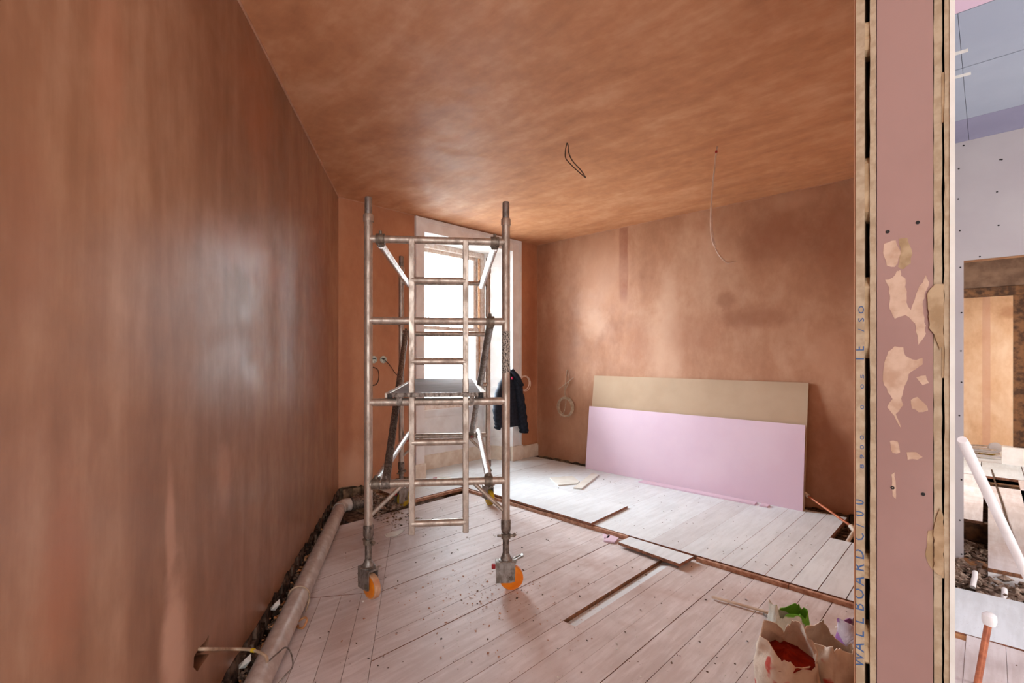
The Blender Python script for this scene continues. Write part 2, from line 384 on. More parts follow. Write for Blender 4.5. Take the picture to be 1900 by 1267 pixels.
# ceiling of the plastered room
pd = Vector((.635, .7725)); pn = Vector((.7725, -.635)); PD = 1.36
def part(w_, u, z=0.0): return W(pd.x*(PD+u)+pn.x*w_, pd.y*(PD+u)+pn.y*w_, z)
def pw(px):
    a = (px-CX)/FP; t = PD/(pd.x*a+pd.y); return t*(pn.x*a-pn.y*-1) if False else t*(pn.x*a+pn.y)
PL = 3.9
pe = part(0, 3.88)
cp = [lwp(-3.0, CH), lwp(4.95, CH), Vector((WX-.05, 2.15, CH)), Vector((WX-.05, RY+.05, CH)), Vector((-.3, RY+.05, CH)), part(0, 3.3, CH), part(0, 0, CH), W(.5, -3, CH)]
cp[1] = lwp(4.9, CH)
struct(MB().prism(cp, (0, 0, .08)).build('ceiling', M['ceil']))
# ------------------------------------------------------------------ hall side: ceiling boards, doorway wall, closing walls out of view
hc = struct(MB().box(-1.6, 4.1, -3.2, 5.0, CH+.09, CH+.13).build('ceiling_hall', M['dark']))
def clipx(y):  # left limit of the hall ceiling: partition line
    return None
def hp(y0, y1, x0, x1, mat):
    # board between partition line and x1
    a = part(.02, 0); b = part(.02, 4.2)
    def px_(y): return a.x+(b.x-a.x)*(y-a.y)/(b.y-a.y)
    l0 = max(x0, px_(y0)); l1 = max(x0, px_(y1))
    if l0 > x1: return
    MB().prism([(l0, y0+.002, CH), (x1-.002, y0+.002, CH), (x1-.002, y1-.002, CH), (l1, y1-.002, CH)], (0, 0, .05)).build('ceiling_board', mat, hc)
hp(3.685, 4.49, -2, -.1, M['blueb']); hp(3.08, 3.68, -2, -.1, M['blueb']); hp(4.49, HYW, -2, -.1, M['lilacb'])
hp(3.685, 4.49, -.1, 1.9, M['blueb']); hp(3.08, 3.68, -.1, 1.9, M['blueb']); hp(4.49, HYW, -.1, 1.9, M['lilacb'])
hp(3.685, HYW, 1.9, 4.1, M['blueb']); hp(3.08, 3.68, 1.9, 4.1, M['blueb'])
_a, _b = part(.02, 0, CH), part(.02, 4.2, CH)
MB().prism([_a, _a.lerp(_b, (3.076-_a.y)/(_b.y-_a.y)), (4.1, 3.076, CH), (4.1, -3.2, CH), W(.5, -3.2, CH)], (0, 0, .05)).build('ceiling_board', M['pinkb'], hc)
for (px, py, w_) in ((1782, 97, .03), (1786, 140, .035)):
    p = atz(px, py, CH-.001)
    MB().obox(p, (1, .1, 0), (0, 1, 0), (0, 0, 1), w_, .018, .001).build('filler_dab', M['gypw'], hc)
# doorway wall
ox0 = atY(1788, 700, 3.626).x; OT = 2.18
o = MB().prism([(-.43, HYW, -.09), (ox0, HYW, -.09), (ox0, HYW, OT), (.86, HYW, OT), (.86, HYW, -.09), (4.1, HYW, -.09), (4.1, HYW, CH+.05), (-.43, HYW, CH+.05)], (0, .014, 0)).build('wall_doorway', M['greyb'])
struct(o); dw = o
MB().box(-.42, ox0-.002, HYW+.015, HYW+.045, -.3, CH).box(.865, 4.1, HYW+.015, HYW+.12, -.3, CH).box(ox0-.002, .865, HYW+.015, HYW+.12, OT+.02, CH).build('stud_frame', M['oldwood'], dw)
MB().box(ox0-.002, .862, HYW+.014, HYW+.12, OT, OT+.018).build('door_head_board', M['orange'], dw)
for (px, py) in ((1779, 313), (1778, 369), (1781, 428), (1782, 496), (1784, 580), (1783, 651), (1784, 709), (1780, 771), (1784, 890), (1781, 965), (1784, 1028), (1788, 270), (1856, 296), (1859, 296), (1850, 356), (1853, 418), (1818, 476)):
    p = aty(px, py, HYW)
    MB().lathe(p+Vector((0, -.0015, 0)), (0, 1, 0), [(0, .005), (.001, .0058), (.004, .0058)], 8).build('screw_head', M['screw'], dw)
struct(MB().box(4.1, 4.2, -3.2, 5.1, -.3, CH).build('wall_hall_side', M['greyb']))
struct(MB().prism([W(-.35, -3, -.3), W(-.35, -3, CH), W(6, -3, CH), W(6, -3, -.3)], W(0, -.1, 0)-W(0, 0, 0)).build('wall_hall_back', M['greyb']))
struct(MB().box(-60, -5.6, -50, 50, -1.3, -1.2).build('ground_outside', simple('pale_gravel', (170, 168, 162), (140, 138, 132), 3, .9)))  # unseen ground, added to lessen light reaching the ceiling from outside
# rooms seen through the doorway
struct(MB().box(-1.3, -1.2, HYW+.35, 11, -.4, 2.95).build('wall_far_left', M['oldp']))
struct(MB().box(2.2, 2.3, HYW, 11, -.4, 2.95).build('wall_far_right', M['oldp']))
struct(MB().box(-1.3, 2.3, 10.9, 11.0, -.4, 2.95).build('wall_far_end', M['oldp']))
struct(MB().box(-.40, 2.3, HYW+.12, 5.6, 2.95, 3.0).box(-1.3, 2.3, 5.6, 11, 2.95, 3.0).build('ceiling_far', M['oldlath']))
pl = aty(1880, 700, 9.5).x
o = struct(MB().box(-1.2, pl+.9, 9.5, 9.58, 2.42, 2.95).build('wall_timber_frame', M['oldlath']))
MB().obox(((-1.2+pl+.9)/2, 9.52, 2.36), (1, 0, 0), (0, 1, 0), (0, 0, 1), (pl+2.1)/2, .07, .06, .006).build('lintel_beam', M['oldwood'], o)
MB().obox((pl+.055, 9.52, 1.20), (1, 0, 0), (0, 1, 0), (0, 0, 1), .055, .06, 1.10, .006).build('post', M['oldwood'], o)
MB().obox((pl+.145, 9.54, 1.22), (1, 0, 0), (0, 1, 0), (0, 0, 1), .03, .05, 1.09, .006).build('post', M['oldlath'], o)
MB().obox((pl+.05, 9.47, .07), (1, 0, 0), (0, 1, 0), (0, 0, 1), .16, .1, .16, .01).build('plinth_block', M['white'], o)
MB().box(pl+.2, 2.2, 9.5, 9.6, -.2, 2.42).build('infill', M['oldp'], o)
# ------------------------------------------------------------------ partition end
pt = thing('wall_partition', (0, 0, 0), 'x', 'x'); del pt['label'], pt['category']; pt['kind'] = 'structure'
E_ = [pw(p) for p in (1588, 1604, 1614, 1626, 1732, 1748, 1752, 1762, 1772)]
def slab(name, w0, w1, u0, u1, mat, z0=-.05, z1=CH, wig=0):
    pr = [part(w0, u0, z0), part(w1, u0, z0), part(w1, u1, z0), part(w0, u1, z0)]
    return MB().prism(pr, (0, 0, z1-z0)).build(name, mat, pt)
def slabj(name, w0, w1, u0, u1, mat, side, amp=.0007, n=110):
    """board whose exposed end has a crumbly long edge"""
    r = random.Random(int(w0*9999)); rings = []
    for i in range(n+1):
        z = -.05+(CH+.05)*i/n; j0 = (r.random()-.5)*amp*2 if 0 in side else 0; j1 = (r.random()-.5)*amp*2 if 1 in side else 0; k = (r.random()-.5)*amp
        rings.append([part(w0+j0, u0+k, z), part(w1+j1, u0+k, z), part(w1+j1, u1, z), part(w0+j0, u1, z)])
    return MB().loft(rings).build(name, mat, pt)
slabj('outer_plasterboard', E_[0], E_[1], 0, 3.85, M['gyp'], (), 0)
slab('plaster_skin', E_[0]-.004, E_[0]-.0002, .004, 3.8, M['right'])
slabj('inner_plasterboard', E_[2], E_[3]-.0008, .003, 3.8, M['gyp'], (0, 1))
slab('end_plasterboard', E_[3]+.0008, E_[4]-.0005, .0035, .016, M['pinkp'])
slab('stud', E_[3]+.0008, E_[4]-.0005, .0165, .06, M['orange'])
slabj('inner_plasterboard', E_[4]+.0006, E_[5], .003, 3.7, M['gyp'], (0, 1))
slabj('outer_plasterboard', E_[6], E_[7], 0, 3.6, M['gyp'], (0,), .001)
slab('edge_bead', E_[7], E_[8], -.002, .03, M['gypw'])
slab('facing_board', E_[7], E_[8], .03, 3.6, M['greyb'])
slab('cavity_batten', E_[1]+.0005, E_[2]-.002, .10, .14, M['oldwood'])
slab('cavity_batten', E_[5]+.0005, E_[6]-.0005, .06, .10, M['oldwood'])
def pz(py, u=0): # height on the partition end at image row
    Y = W(0, 0).y; p = part(0, u); yy = -SA*0; 
    Yv = pd.y*(PD+u); return ZC-(py-HY)/FP*Yv
rr = random.Random(11)
for (y0, y1) in ((0, 70), (270, 395), (505, 665), (1050, 1100), (1190, 1267)):
    z1, z0 = pz(y0), pz(y1); n = 8; rings = []
    for i in range(n+1):
        z = z0+(z1-z0)*i/n; k = .004+rr.random()*.006+(.015 if i in (0, n) else 0)
        rings.append([part(E_[1]-.0004, k, z), part(E_[2]-.0005+.001*rr.random(), k+.002, z), part(E_[2]-.0005, .05, z), part(E_[1]-.0004, .05, z)])
    MB().loft(rings).build('adhesive', M['glue'], pt)
for (y0, y1) in ((150, 240), (530, 700), (1030, 1060)):
    z1, z0 = pz(y0), pz(y1)
    MB().prism([part(E_[5]-.0005, .002, z0), part(E_[6]+.0005, .002, z0), part(E_[6]+.0005, .04, z0), part(E_[5]-.0005, .04, z0)], (0, 0, z1-z0)).build('adhesive', M['glue'], pt)
def patch(poly, mat, u=.0035, th=.0005, name='filler_patch'):
    pts = []
    n = len(poly)
    for i in range(n):
        a = poly[i]; b = poly[(i+1) % n]; m = max(2, int(math.hypot(b[0]-a[0], b[1]-a[1])/7))
        for k in range(m):
            t = k/m; x = a[0]+(b[0]-a[0])*t+(rr.random()-.5)*3.2*(k > 0); y = a[1]+(b[1]-a[1])*t+(rr.random()-.5)*3.2*(k > 0)
            pts.append(part(pw(x), u, pz(y)))
    nv = part(0, -th)-part(0, 0)
    MB().prism(pts, nv).build(name, mat, pt)
patch([(1640, 446), (1662, 442), (1672, 470), (1660, 492), (1645, 488), (1640, 470)], M['fill'])
patch([(1668, 440), (1684, 440), (1693, 470), (1690, 488), (1676, 498), (1666, 492), (1672, 466)], M['glue'])
patch([(1642, 515), (1656, 512), (1664, 500), (1670, 498), (1672, 510), (1680, 516), (1682, 560), (1690, 575), (1700, 545), (1718, 512), (1724, 526), (1712, 560), (1718, 620), (1704, 640), (1698, 600), (1680, 584), (1660, 590), (1650, 570), (1650, 530)], M['fill'])
patch([(1648, 652), (1660, 642), (1676, 644), (1680, 660), (1700, 668), (1712, 664), (1712, 676), (1690, 690), (1686, 694), (1672, 740), (1676, 752), (1662, 770), (1672, 796), (1654, 768), (1646, 758), (1656, 742), (1640, 716), (1638, 700), (1640, 680)], M['fill'])
patch([(1690, 742), (1702, 736), (1720, 752), (1722, 760), (1704, 764), (1692, 758)], M['fill'])
patch([(1700, 700), (1718, 696), (1724, 710), (1712, 714)], M['fill'])
patch([(1651, 822), (1666, 822), (1670, 842), (1656, 844)], M['fill'])
patch([(1682, 840), (1700, 838), (1712, 846), (1702, 852), (1684, 854)], M['fill'])
patch([(1654, 885), (1660, 880), (1662, 930), (1656, 925)], M['fill'])
patch([(1722, 980), (1732, 975), (1732, 1050), (1724, 1042), (1717, 1024), (1720, 1000)], M['glue'], .0034, .0007)
patch([(1733, 972), (1744, 935), (1751, 950), (1751, 1040), (1746, 1056), (1733, 1050)], M['glue'], .0, .0008)
patch([(1721, 545), (1736, 530), (1751, 532), (1751, 640), (1744, 650), (1734, 622), (1724, 610)], M['glue'], 0, .0008)
for (px, py) in ((1647, 424), (1703, 414), (1656, 910), (1713, 914)):
    MB().lathe(part(pw(px), .0035, pz(py)), part(0, -1)-part(0, 0), [(0, .0035), (.0008, .0038), (.0009, .0012), (-.001, .001)], 10).build('screw_head', M['screw'], pt)
# lettering along the exposed board edge, reading upwards
def letters(txt, y_start, y_end, clip=.55, sc=1.0):
    per = (y_start-y_end)/len(txt)
    bw_ = E_[1]-E_[0]
    for i, ch in enumerate(txt):
        if ch == ' ': continue
        cu = bpy.data.curves.new('txt', 'FONT'); cu.body = ch; cu.size = 1; cu.align_x = 'CENTER'; cu.resolution_u = 2
        to = bpy.data.objects.new('txt', cu); C.objects.link(to)
        dg = bpy.context.evaluated_depsgraph_get(); me = bpy.data.meshes.new_from_object(to.evaluated_get(dg))
        bpy.data.objects.remove(to)
        import bmesh
        bm = bmesh.new(); bm.from_mesh(me)
        bmesh.ops.bisect_plane(bm, geom=bm.verts[:]+bm.edges[:]+bm.faces[:], plane_co=(0, clip, 0), plane_no=(0, 1, 0), clear_outer=(clip < .69), dist=1e-5)
        zc = pz(y_start-per*(i+.5)); up = per/FP*pd.y*PD
        # glyph x -> up, glyph y -> towards the left edge (top of the glyph wraps round the corner)
        ht = bw_/min(clip, .7)*sc
        vs = [part(E_[1]-.0008-v.co.y*(ht-.0016), -.0006, zc+v.co.x*up*1.05) for v in bm.verts]
        bm.verts.ensure_lookup_table(); fs = [[v.index for v in f.verts] for f in bm.faces]
        bm.verts.index_update(); fs = [[v.index for v in f.verts] for f in bm.faces]
        if fs: finish('printed_letter', vs, fs, M['ink'], pt)
        bm.free()
letters('WALLBOARD', 1268, 1035, .5); letters('C/00', 1025, 935, .5)
letters('8900', 885, 810, .9, .55); letters('0 05', 770, 690, .9, .5); letters('TE', 676, 636, .6); letters('/SO', 620, 560, .9, .75)
# ------------------------------------------------------------------ floors
fl = thing('floor', (0, 0, 0), 'x', 'x'); del fl['label'], fl['category']; fl['kind'] = 'structure'
MB().box(-5.1, 4.1, -3.2, 5.6, -.32, -.22).build('sub_floor', M['dark'], fl)
MB().box(-4.12, -.98, 1.0, 5.0, -.06, -.045).build('sub_floor', M['raw'], fl)
BWD = .1455
# boundary of the patch laid parallel to the left wall
pA = Vector((-2.79, 1.50)); pdir = Vector((LD.x, LD.y)); 
def xs(y):          # x at which the patch boundary (line l3) lies for given y
    return -2.626+(1.542-y)*(.43/.27)
def clip_poly(poly, p, n):      # keep side where (q-p).n >= 0
    out = []
    for i in range(len(poly)):
        a, b = poly[i], poly[(i+1) % len(poly)]; da = (a-p).dot(n); db = (b-p).dot(n)
        if da >= 0: out.append(a)
        if (da >= 0) != (db >= 0): out.append(a.lerp(b, da/(da-db)))
    return out
def plank(poly, z0, z1, mat, name='floorboard', parent=None, tilt=True):
    if len(poly) < 3: return None
    dz = (rnd.random()-.5)*.003 if tilt else 0
    return MB().prism([(p.x, p.y, z0) for p in poly], (0, 0, z1-z0+dz)).build(name, mat, parent or fl)
lw0 = lwp(0, 0, 0).to_2d(); lin_in = -LN.to_2d()
bdn = Vector((-pdir.y, pdir.x));  # normal of left-wall direction
if bdn.dot(Vector((1, 1))) < 0: bdn = -bdn       # points into the room (+y side)
l3p = Vector((-2.626, 1.542)); l2p = Vector((-2.90, 1.30)); l2d = Vector((.14, .222)).normalized()
XR = -.26
x = -1.1177-BWD*20
k = 0
def mainboards():
    global x
    i = 0
    xe = [-1.1+BWD*j for j in range(-21, 30)]
    for a in xe:
        b = a+BWD; g = .0022
        if a < -4.14: a2 = -4.14
        if b > 3.9: break
        hi = 3.425 if b < .0 else 3.5
        g = {-2: .0045, -1: .003, 0: .003, 2: .008, -9: .004, -6: .003, -14: .004}.get(i-21, .0012 if i % 3 else .0022)
        poly = [Vector((a+g/2, -2.6)), Vector((b-g/2, -2.6)), Vector((b-g/2, hi)), Vector((a+g/2, hi))]
        if a < -4.1: continue
        poly = clip_poly(poly, lw0+lin_in*.115, lin_in)
        # cut away the patch region: keep either beyond l2 seam or right of l3
        if len(poly) < 3: continue
        # recess: missing board strip
        if a < -1.66 < b-.02:
            pass
        pieces = []
        # split by line through l3 (parallel to the left wall)
        nrm3 = bdn
        inner = clip_poly(poly, l3p+nrm3*.001, nrm3)       # room side of l3
        outer = clip_poly(poly, l3p-nrm3*.001, -nrm3)
        if len(outer) >= 3:
            nn = Vector((-pdir.x, -pdir.y))                  # towards the window wall
            outer = clip_poly(outer, l2p+nn*.001, nn)
        groove = abs(a+1.682) < .04
        for pc in (inner, outer):
            if len(pc) < 3: continue
            if groove and pc is inner:
                for (ya, yb) in ((-3, 2.12), (3.26, 9)):
                    q = clip_poly(clip_poly(pc, Vector((0, ya)), Vector((0, 1))), Vector((0, yb)), Vector((0, -1)))
                    plank(q, -.026, 0, M['board'])
                plank([Vector((a+.084, 2.1195)), Vector((b-g/2, 2.1195)), Vector((b-g/2, 3.2605)), Vector((a+.084, 3.2605))], -.026, 0, M['board'])
                MB().add([(a+.002, 2.12, -.022), (a+.083, 2.12, -.003), (a+.083, 3.26, -.003), (a+.002, 3.26, -.022), (a+.002, 2.12, -.044), (a+.083, 2.12, -.044), (a+.083, 3.26, -.044), (a+.002, 3.26, -.044)],
                         [(0,1,2,3),(4,7,6,5),(0,4,5,1),(1,5,6,2),(2,6,7,3),(3,7,4,0)]).build('floorboard', M['board2'], fl)
            else: 
                # butt joints
                cut = [-9, (1.2+((i*7) % 11)*.17) if a > -.9 else 99, 99]
                plank(pc, -.026, 0, M['board'])
        i += 1
mainboards()
# patch laid parallel to the left wall
for j in range(0, 7):
    off = -j*.1205
    p0 = l3p+bdn*(off-.001); p1 = l3p+bdn*(off-.1195)
    e = l2p
    far = [p1-pdir*3, p1+pdir*4.2, p0+pdir*4.2, p0-pdir*3]
    q = clip_poly(far, l2p-Vector((-pdir.x, -pdir.y))*.002, pdir)
    q = clip_poly(q, lw0+lin_in*.115, lin_in)
    if len(q) > 2: plank(q, -.026, 0, M['board'])
# raised older layer by the right wall and by the window
zt = .032
xe = [-4.12, -3.66, -3.2, -2.74, -2.28, -1.82, -1.50, -1.195, -1.05, -.895]
xe = [-4.2]+[-4.2+BWD*4*i for i in range(1, 5)]+[-1.63, -1.34, -1.195, -1.045]
for a, b in zip(xe, xe[1:]+[-.893]):
    g = .003 if a > -1.4 else .0008
    plank([Vector((a+g/2, 3.43)), Vector((b-g/2, 3.43)), Vector((b-g/2, 5.165)), Vector((a+g/2, 5.165))], .002, zt, M['board2'], tilt=False)
for a, b in ((-.892, -.748), (-.745, -.60), (-.597, -.45), (-.447, -.30)):
    plank([Vector((a+.001, 3.43)), Vector((b-.001, 3.43)), Vector((b-.001, 4.50)), Vector((a+.001, 4.50))], .002, zt, M['board2'], tilt=False)
MB().box(-4.12, -.3, 3.43, 5.165, -.2, .0).build('joist', M['dark'], fl) if False else None
for (a, b) in ((2.72, 3.1), (3.1, 3.9), (3.9, 4.45), (4.45, 5.165)):
    plank([Vector((WX+.0, a)), Vector((-4.203 if a > 3.3 else -4.12, a)), Vector((-4.203 if a > 3.3 else -4.12, b-.001)), Vector((WX, b-.001))], .002, zt, M['board2'], tilt=False)
plank([Vector((-5.06, 3.3)), Vector((WX-.001, 3.3)), Vector((WX-.001, 4.8)), Vector((-5.06, 4.8))], .002, zt, M['board2'], tilt=False)
MB().box(-4.70, -4.15, 3.1, 5.17, -.05, 0).box(-4.15, -.9, 3.43, 5.17, -.03, 0).box(-.9, -.3, 3.43, 4.5, -.03, 0).build('joist_bed', M['oldwood'], fl)
# raw timber nosing along the step
for (a, b, dz) in ((-4.10, -2.92, 0), (-2.915, -2.05, .004), (-1.49, -.9, 0), (-.895, -.30, 0)):
    MB().prism([(a, 3.398, 0), (b, 3.398, 0), (b, 3.423, 0), (a, 3.423, 0)], (0, 0, .026+dz)).build('nosing', M['raw'], fl)
MB().box(-4.118, -4.09, 2.74, 3.39, 0, .026).build('nosing', M['raw'], fl)
# loose sheets and boards lying on the floor
def loose(name, poly, z0, th, mat, label, cat='board', group=None):
    c = sum((Vector(p) for p in poly), Vector((0, 0)))/len(poly)
    o = MB().prism([(p[0], p[1], z0) for p in poly], (0, 0, th)).build(name, mat, None, origin=Vector((c.x, c.y, z0)))
    return tag(o, label, cat, group)
o = loose('chipboard_sheet', [(-3.75, 3.425), (-2.40, 3.40), (-2.43, 4.035), (-3.75, 4.03)], zt+.0005, .020, M['board2'], 'white dusty chipboard sheet lying on the raised floor behind the scaffold, brown right edge')
lb_ = loose('short_plank', [(-2.03, 3.235), (-1.515, 3.19), (-1.50, 3.378), (-2.02, 3.39)], .017, .022, M['board2'], 'short loose plank with brown edge lying across the floor step in mid room', 'plank')
loose('batten_offcut', [(-1.98, 3.27), (-1.60, 3.24), (-1.59, 3.37), (-1.98, 3.38)], .001, .0155, M['raw'], 'brown batten offcut wedged under the short loose plank', 'batten')
for (pl_, lab) in ((((1130, 992), (1148, 998), (1140, 1006), (1120, 1003)), 'pink splintered board chip beside the left end of the short loose plank'),
             (((1118, 990), (1132, 994), (1128, 999), (1121, 997)), 'thin pink splinter leftmost beside the short loose plank')):
    loose('board_chip', [tuple(atz(*q, .01).to_2d()) for q in pl_], .001, .012, M['pinkb'], lab, 'debris')
loose('plasterboard_offcut', [tuple(atz(*q, zt+.01).to_2d()) for q in ((1020, 886), (1062, 883), (1075, 893), (1070, 897), (1036, 900))], zt+.0005, .012, M['gypw'], 'white five-sided plasterboard offcut flat on floor left of the leaning boards', 'offcut')
loose('plasterboard_offcut', [tuple(atz(*q, zt+.01).to_2d()) for q in ((1064, 905), (1079, 907), (1111, 881), (1098, 878))], zt+.0005, .014, M['gypw'], 'narrow white plasterboard strip lying near left foot of the leaning pink board', 'offcut')
loose('pink_board_strip', [(-2.83, 4.93), (-1.60, 4.955), (-1.605, 5.045), (-2.82, 5.035)], zt+.0005, .014, M['pinkb'], 'long narrow pink board strip on floor against foot of leaning pink board', 'strip')
loose('pink_board_strip', [(-1.56, 4.96), (-1.49, 4.965), (-1.49, 5.045), (-1.56, 5.045)], zt+.0005, .014, M['pinkb'], 'tiny pink board piece on floor right of the long pink strip', 'offcut')
o = loose('paper_scrap', [tuple(atz(*q).to_2d()) for q in ((713, 993), (722, 989), (750, 983), (746, 989), (735, 995), (717, 998))], .001, .004, M['gypw'], 'white torn paper-like scrap on the floor right of front left scaffold leg', 'scrap')
# thin baton on the floor at right with a second stick crossing
a, b = atz(1321, 1107, .012), atz(1519, 1166, .012)
tag(MB().tube([a, a.lerp(b, .5)+Vector((.004, .006, .002)), b], .009, 6).build('thin_baton', M['cream'], None, origin=a), 'long thin pale wooden baton lying on floor above the torn sacks', 'stick')
a, b = atz(1417, 1138, .01), atz(1440, 1158, .01)
tag(MB().tube([a, b], .006, 6).build('short_stick', M['alud'], None, origin=a), 'short grey stick under the long thin baton near torn sacks', 'stick')
# pit at the right end of the raised floor with its pipework
def rubble(name, n, fn, smin, smax, mat, label, cat, seed, flat=.7, parent=None):
    r = random.Random(seed); mb = MB()
    for i in range(n):
        p = fn(r); s = smin+(smax-smin)*r.random()**2
        q = Matrix.Rotation(r.random()*6.28, 3, 'Z') @ Matrix.Rotation(r.random()*.8, 3, 'X')
        vs = [(1,0,0),(-1,0,0),(0,1,0),(0,-1,0),(0,0,1),(0,0,-1),(.7,.7,.5),(-.6,.6,-.5)]
        vv = [p+q@Vector((v[0]*s*(.6+r.random()*.8), v[1]*s*(.5+r.random()*.6), v[2]*s*flat*(.5+r.random()*.6))) for v in vs[:6]]
        mb.add(vv, [(0,2,4),(2,1,4),(1,3,4),(3,0,4),(2,0,5),(1,2,5),(3,1,5),(0,3,5)])
    o = mb.build(name, mat, parent)
    if parent is None: tag(o, label, cat, None, 'stuff')
    else: o['kind'] = 'stuff'
    return o
def U(r, a, b): return a+(b-a)*r.random()
rubble('rubble', 700, lambda r: Vector((U(r, -.92, .2), U(r, 4.52, 5.3), U(r, -.14, -.05))), .01, .05, M['rubble'], 'broken plaster rubble filling the floor pit right of leaning boards', 'rubble', 5)
MB().box(-.95, -.25, 4.5, 5.3, -.22, -.10).build('pit_bed', M['rubbled'], fl)
MB().box(-4.7, -.95, 5.165, 5.32, -.16, -.075).build('gap_bed', M['rubbled'], fl)
rubble('rubble', 420, lambda r: Vector((U(r, -4.6, -.95), U(r, 5.175, 5.262), U(r, -.07, -.005))), .006, .022, M['rubbled'], 'dark grit in the narrow gap along the foot of right wall', 'rubble', 6)
pg = aty(1495, 917, 5.16); pe_ = atz(1578, 975, .03)
o = thing('copper_pipe', pg, 'copper pipe slanting down from behind leaning pink board into the floor pit', 'pipe')
MB().tube([pg, pe_], .011, 10).build('pipe_run', M['copper'], o, True)
MB().lathe(pg, pe_-pg, [(-.02, .014), (-.02, .018), (.03, .018), (.03, .012)], 12).build('end_cap', M['cream'], o)
e2 = atz(1585, 985, .0); e3 = atz(1570, 1009, -.02)
MB().tube([pe_, e2], .02, 10).build('elbow', M['cream'], o, True); MB().tube([e2, e3], .014, 10).build('branch', M['cream'], o, True)
# skirtings round the window
skr = struct(MB().box(WX, WX+.025, 4.93, RY-.005, zt, .19).box(WX, WX+.016, 4.93, RY-.005, .19, .205).build('baseboard_window', M['cream']))
# ------------------------------------------------------------------ window
wn = thing('window_1', (0, 0, 0), 'x', 'x'); del wn['label'], wn['category']; wn['kind'] = 'structure'
IY0, IY1, SY0, SY1, SX, HZ = 3.285, 4.735, 3.43, 4.58, -5.07, 2.90
MB().box(WX, WX+.028, 3.165, IY0, zt+.2, CH-.01).box(WX+.028, WX+.036, 3.165, 3.195, zt+.2, CH-.01).build('architrave', M['white'], wn)
MB().box(WX, WX+.028, IY1, 4.905, zt+.2, CH-.01).box(WX+.028, WX+.038, 4.865, 4.905, zt+.2, CH-.01).box(WX+.028, WX+.033, IY1, IY1+.015, zt+.2, CH-.01).build('architrave', M['white'], wn)
MB().box(WX, WX+.028, IY0, IY1, HZ, CH-.01).box(WX+.028, WX+.038, 3.195, 4.865, CH-.055, CH-.012).build('architrave', M['white'], wn)
MB().box(WX, WX+.045, IY1-.01, 4.93, zt, .232).build('plinth', M['cream'], wn)
MB().box(WX, WX+.045, 3.15, IY0+.01, zt, .232).build('plinth', M['cream'], wn)
def reveal(y0, y1, sgn):
    a, b = Vector((WX, y0, 0)), Vector((SX, y1, 0)); d = (b-a).normalized(); n = Vector((d.y, -d.x, 0))
    if n.y*sgn < 0: n = -n      # n points away from the opening
    L = (b-a).length
    m = MB().prism([a, b, b+n*.03, a+n*.03], (0, 0, HZ))
    m.build('reveal_lining', M['white'], wn)
    for (z0, z1) in ((.30, 1.05), (1.15, 2.75)):
        for (s0, s1, q0, q1) in ((.05, .09, z0, z1), (L-.09, L-.05, z0, z1), (.09, L-.09, z0, z0+.04), (.09, L-.09, z1-.04, z1)):
            MB().prism([a+d*s0+Vector((0, 0, q0)), a+d*s1+Vector((0, 0, q0)), a+d*s1-n*.012+Vector((0, 0, q0)), a+d*s0-n*.012+Vector((0, 0, q0))], (0, 0, q1-q0)).build('panel_moulding', M['white'], wn)
    MB().prism([a+d*.01-n*.0001, b-n*.0001, b-n*.02, a+d*.01-n*.02], (0, 0, .22)).build('skirting', M['cream'], wn)
reveal(IY0, SY0, -1); reveal(IY1, SY1, 1)
MB().box(SX, WX+.01, IY0-.03, IY1+.03, HZ, HZ+.02).build('soffit_board', M['white'], wn)
MB().box(SX-.03, SX+.01, SY0-.02, SY1+.02, 0, .76).build('apron_panel', M['white'], wn)
for (y0, y1, z0, z1) in ((SY0+.08, SY1-.08, .29, .32), (SY0+.08, SY1-.08, .65, .68), (SY0+.08, SY0+.11, .32, .65), (SY1-.11, SY1-.08, .32, .65)):
    MB().box(SX+.01, SX+.022, y0, y1, z0, z1).build('panel_moulding', M['white'], wn)
MB().box(SX+.01, SX+.03, SY0, SY1, zt, .20).box(SX+.01, SX+.024, SY0, SY1, .20, .215).build('skirting', M['cream'], wn)
MB().box(SX-.08, SX+.045, SY0-.01, SY1+.01, .76, .785).build('window_sill', M['white'], wn)
# box frame, sashes, panes
MB().box(SX-.06, SX+.02, SY0-.02, SY0+.06, .785, 2.84).build('box_frame', M['sashw'], wn)
MB().box(SX-.06, SX+.02, SY1-.07, SY1+.02, .785, 2.84).build('box_frame', M['sashw'], wn)
MB().box(SX-.06, SX+.02, SY0-.02, SY1+.02, 2.84, HZ).build('box_frame', M['sashw'], wn)
MB().box(SX-.012, SX+.026, SY1-.082, SY1-.07, .785, 2.82).build('parting_bead', simple('worn_bead', (196, 150, 112), (150, 96, 60), 30, .7), wn)
for (z0, z1, xo) in ((.785, 1.85, .0), (1.80, 2.84, -.05)):
    s_ = MB(); ya, yb = SY0+.06, SY1-.085; x0, x1 = SX-.035+xo, SX+.005+xo
    s_.box(x0, x1, ya, ya+.05, z0, z1).box(x0, x1, yb-.05, yb, z0, z1).box(x0, x1, ya+.05, yb-.05, z0, z0+(.08 if z0 < 1 else .045)).box(x0, x1, ya+.05, yb-.05, z1-.045, z1)
    so = s_.build('sash', M['sashw'], wn)
    MB().box((x0+x1)/2-.002, (x0+x1)/2+.002, ya+.05, yb-.05, z0+.045, z1-.045).build('pane', M['glass'], so)
MB().box(-5.44, -5.15, 4.49, 4.64, .7, 2.9).build('stone_reveal', M['stone'], wn)
MB().box(-5.52, -5.13, 3.2, 4.7, .66, .77).build('stone_sill', M['stone'], wn)
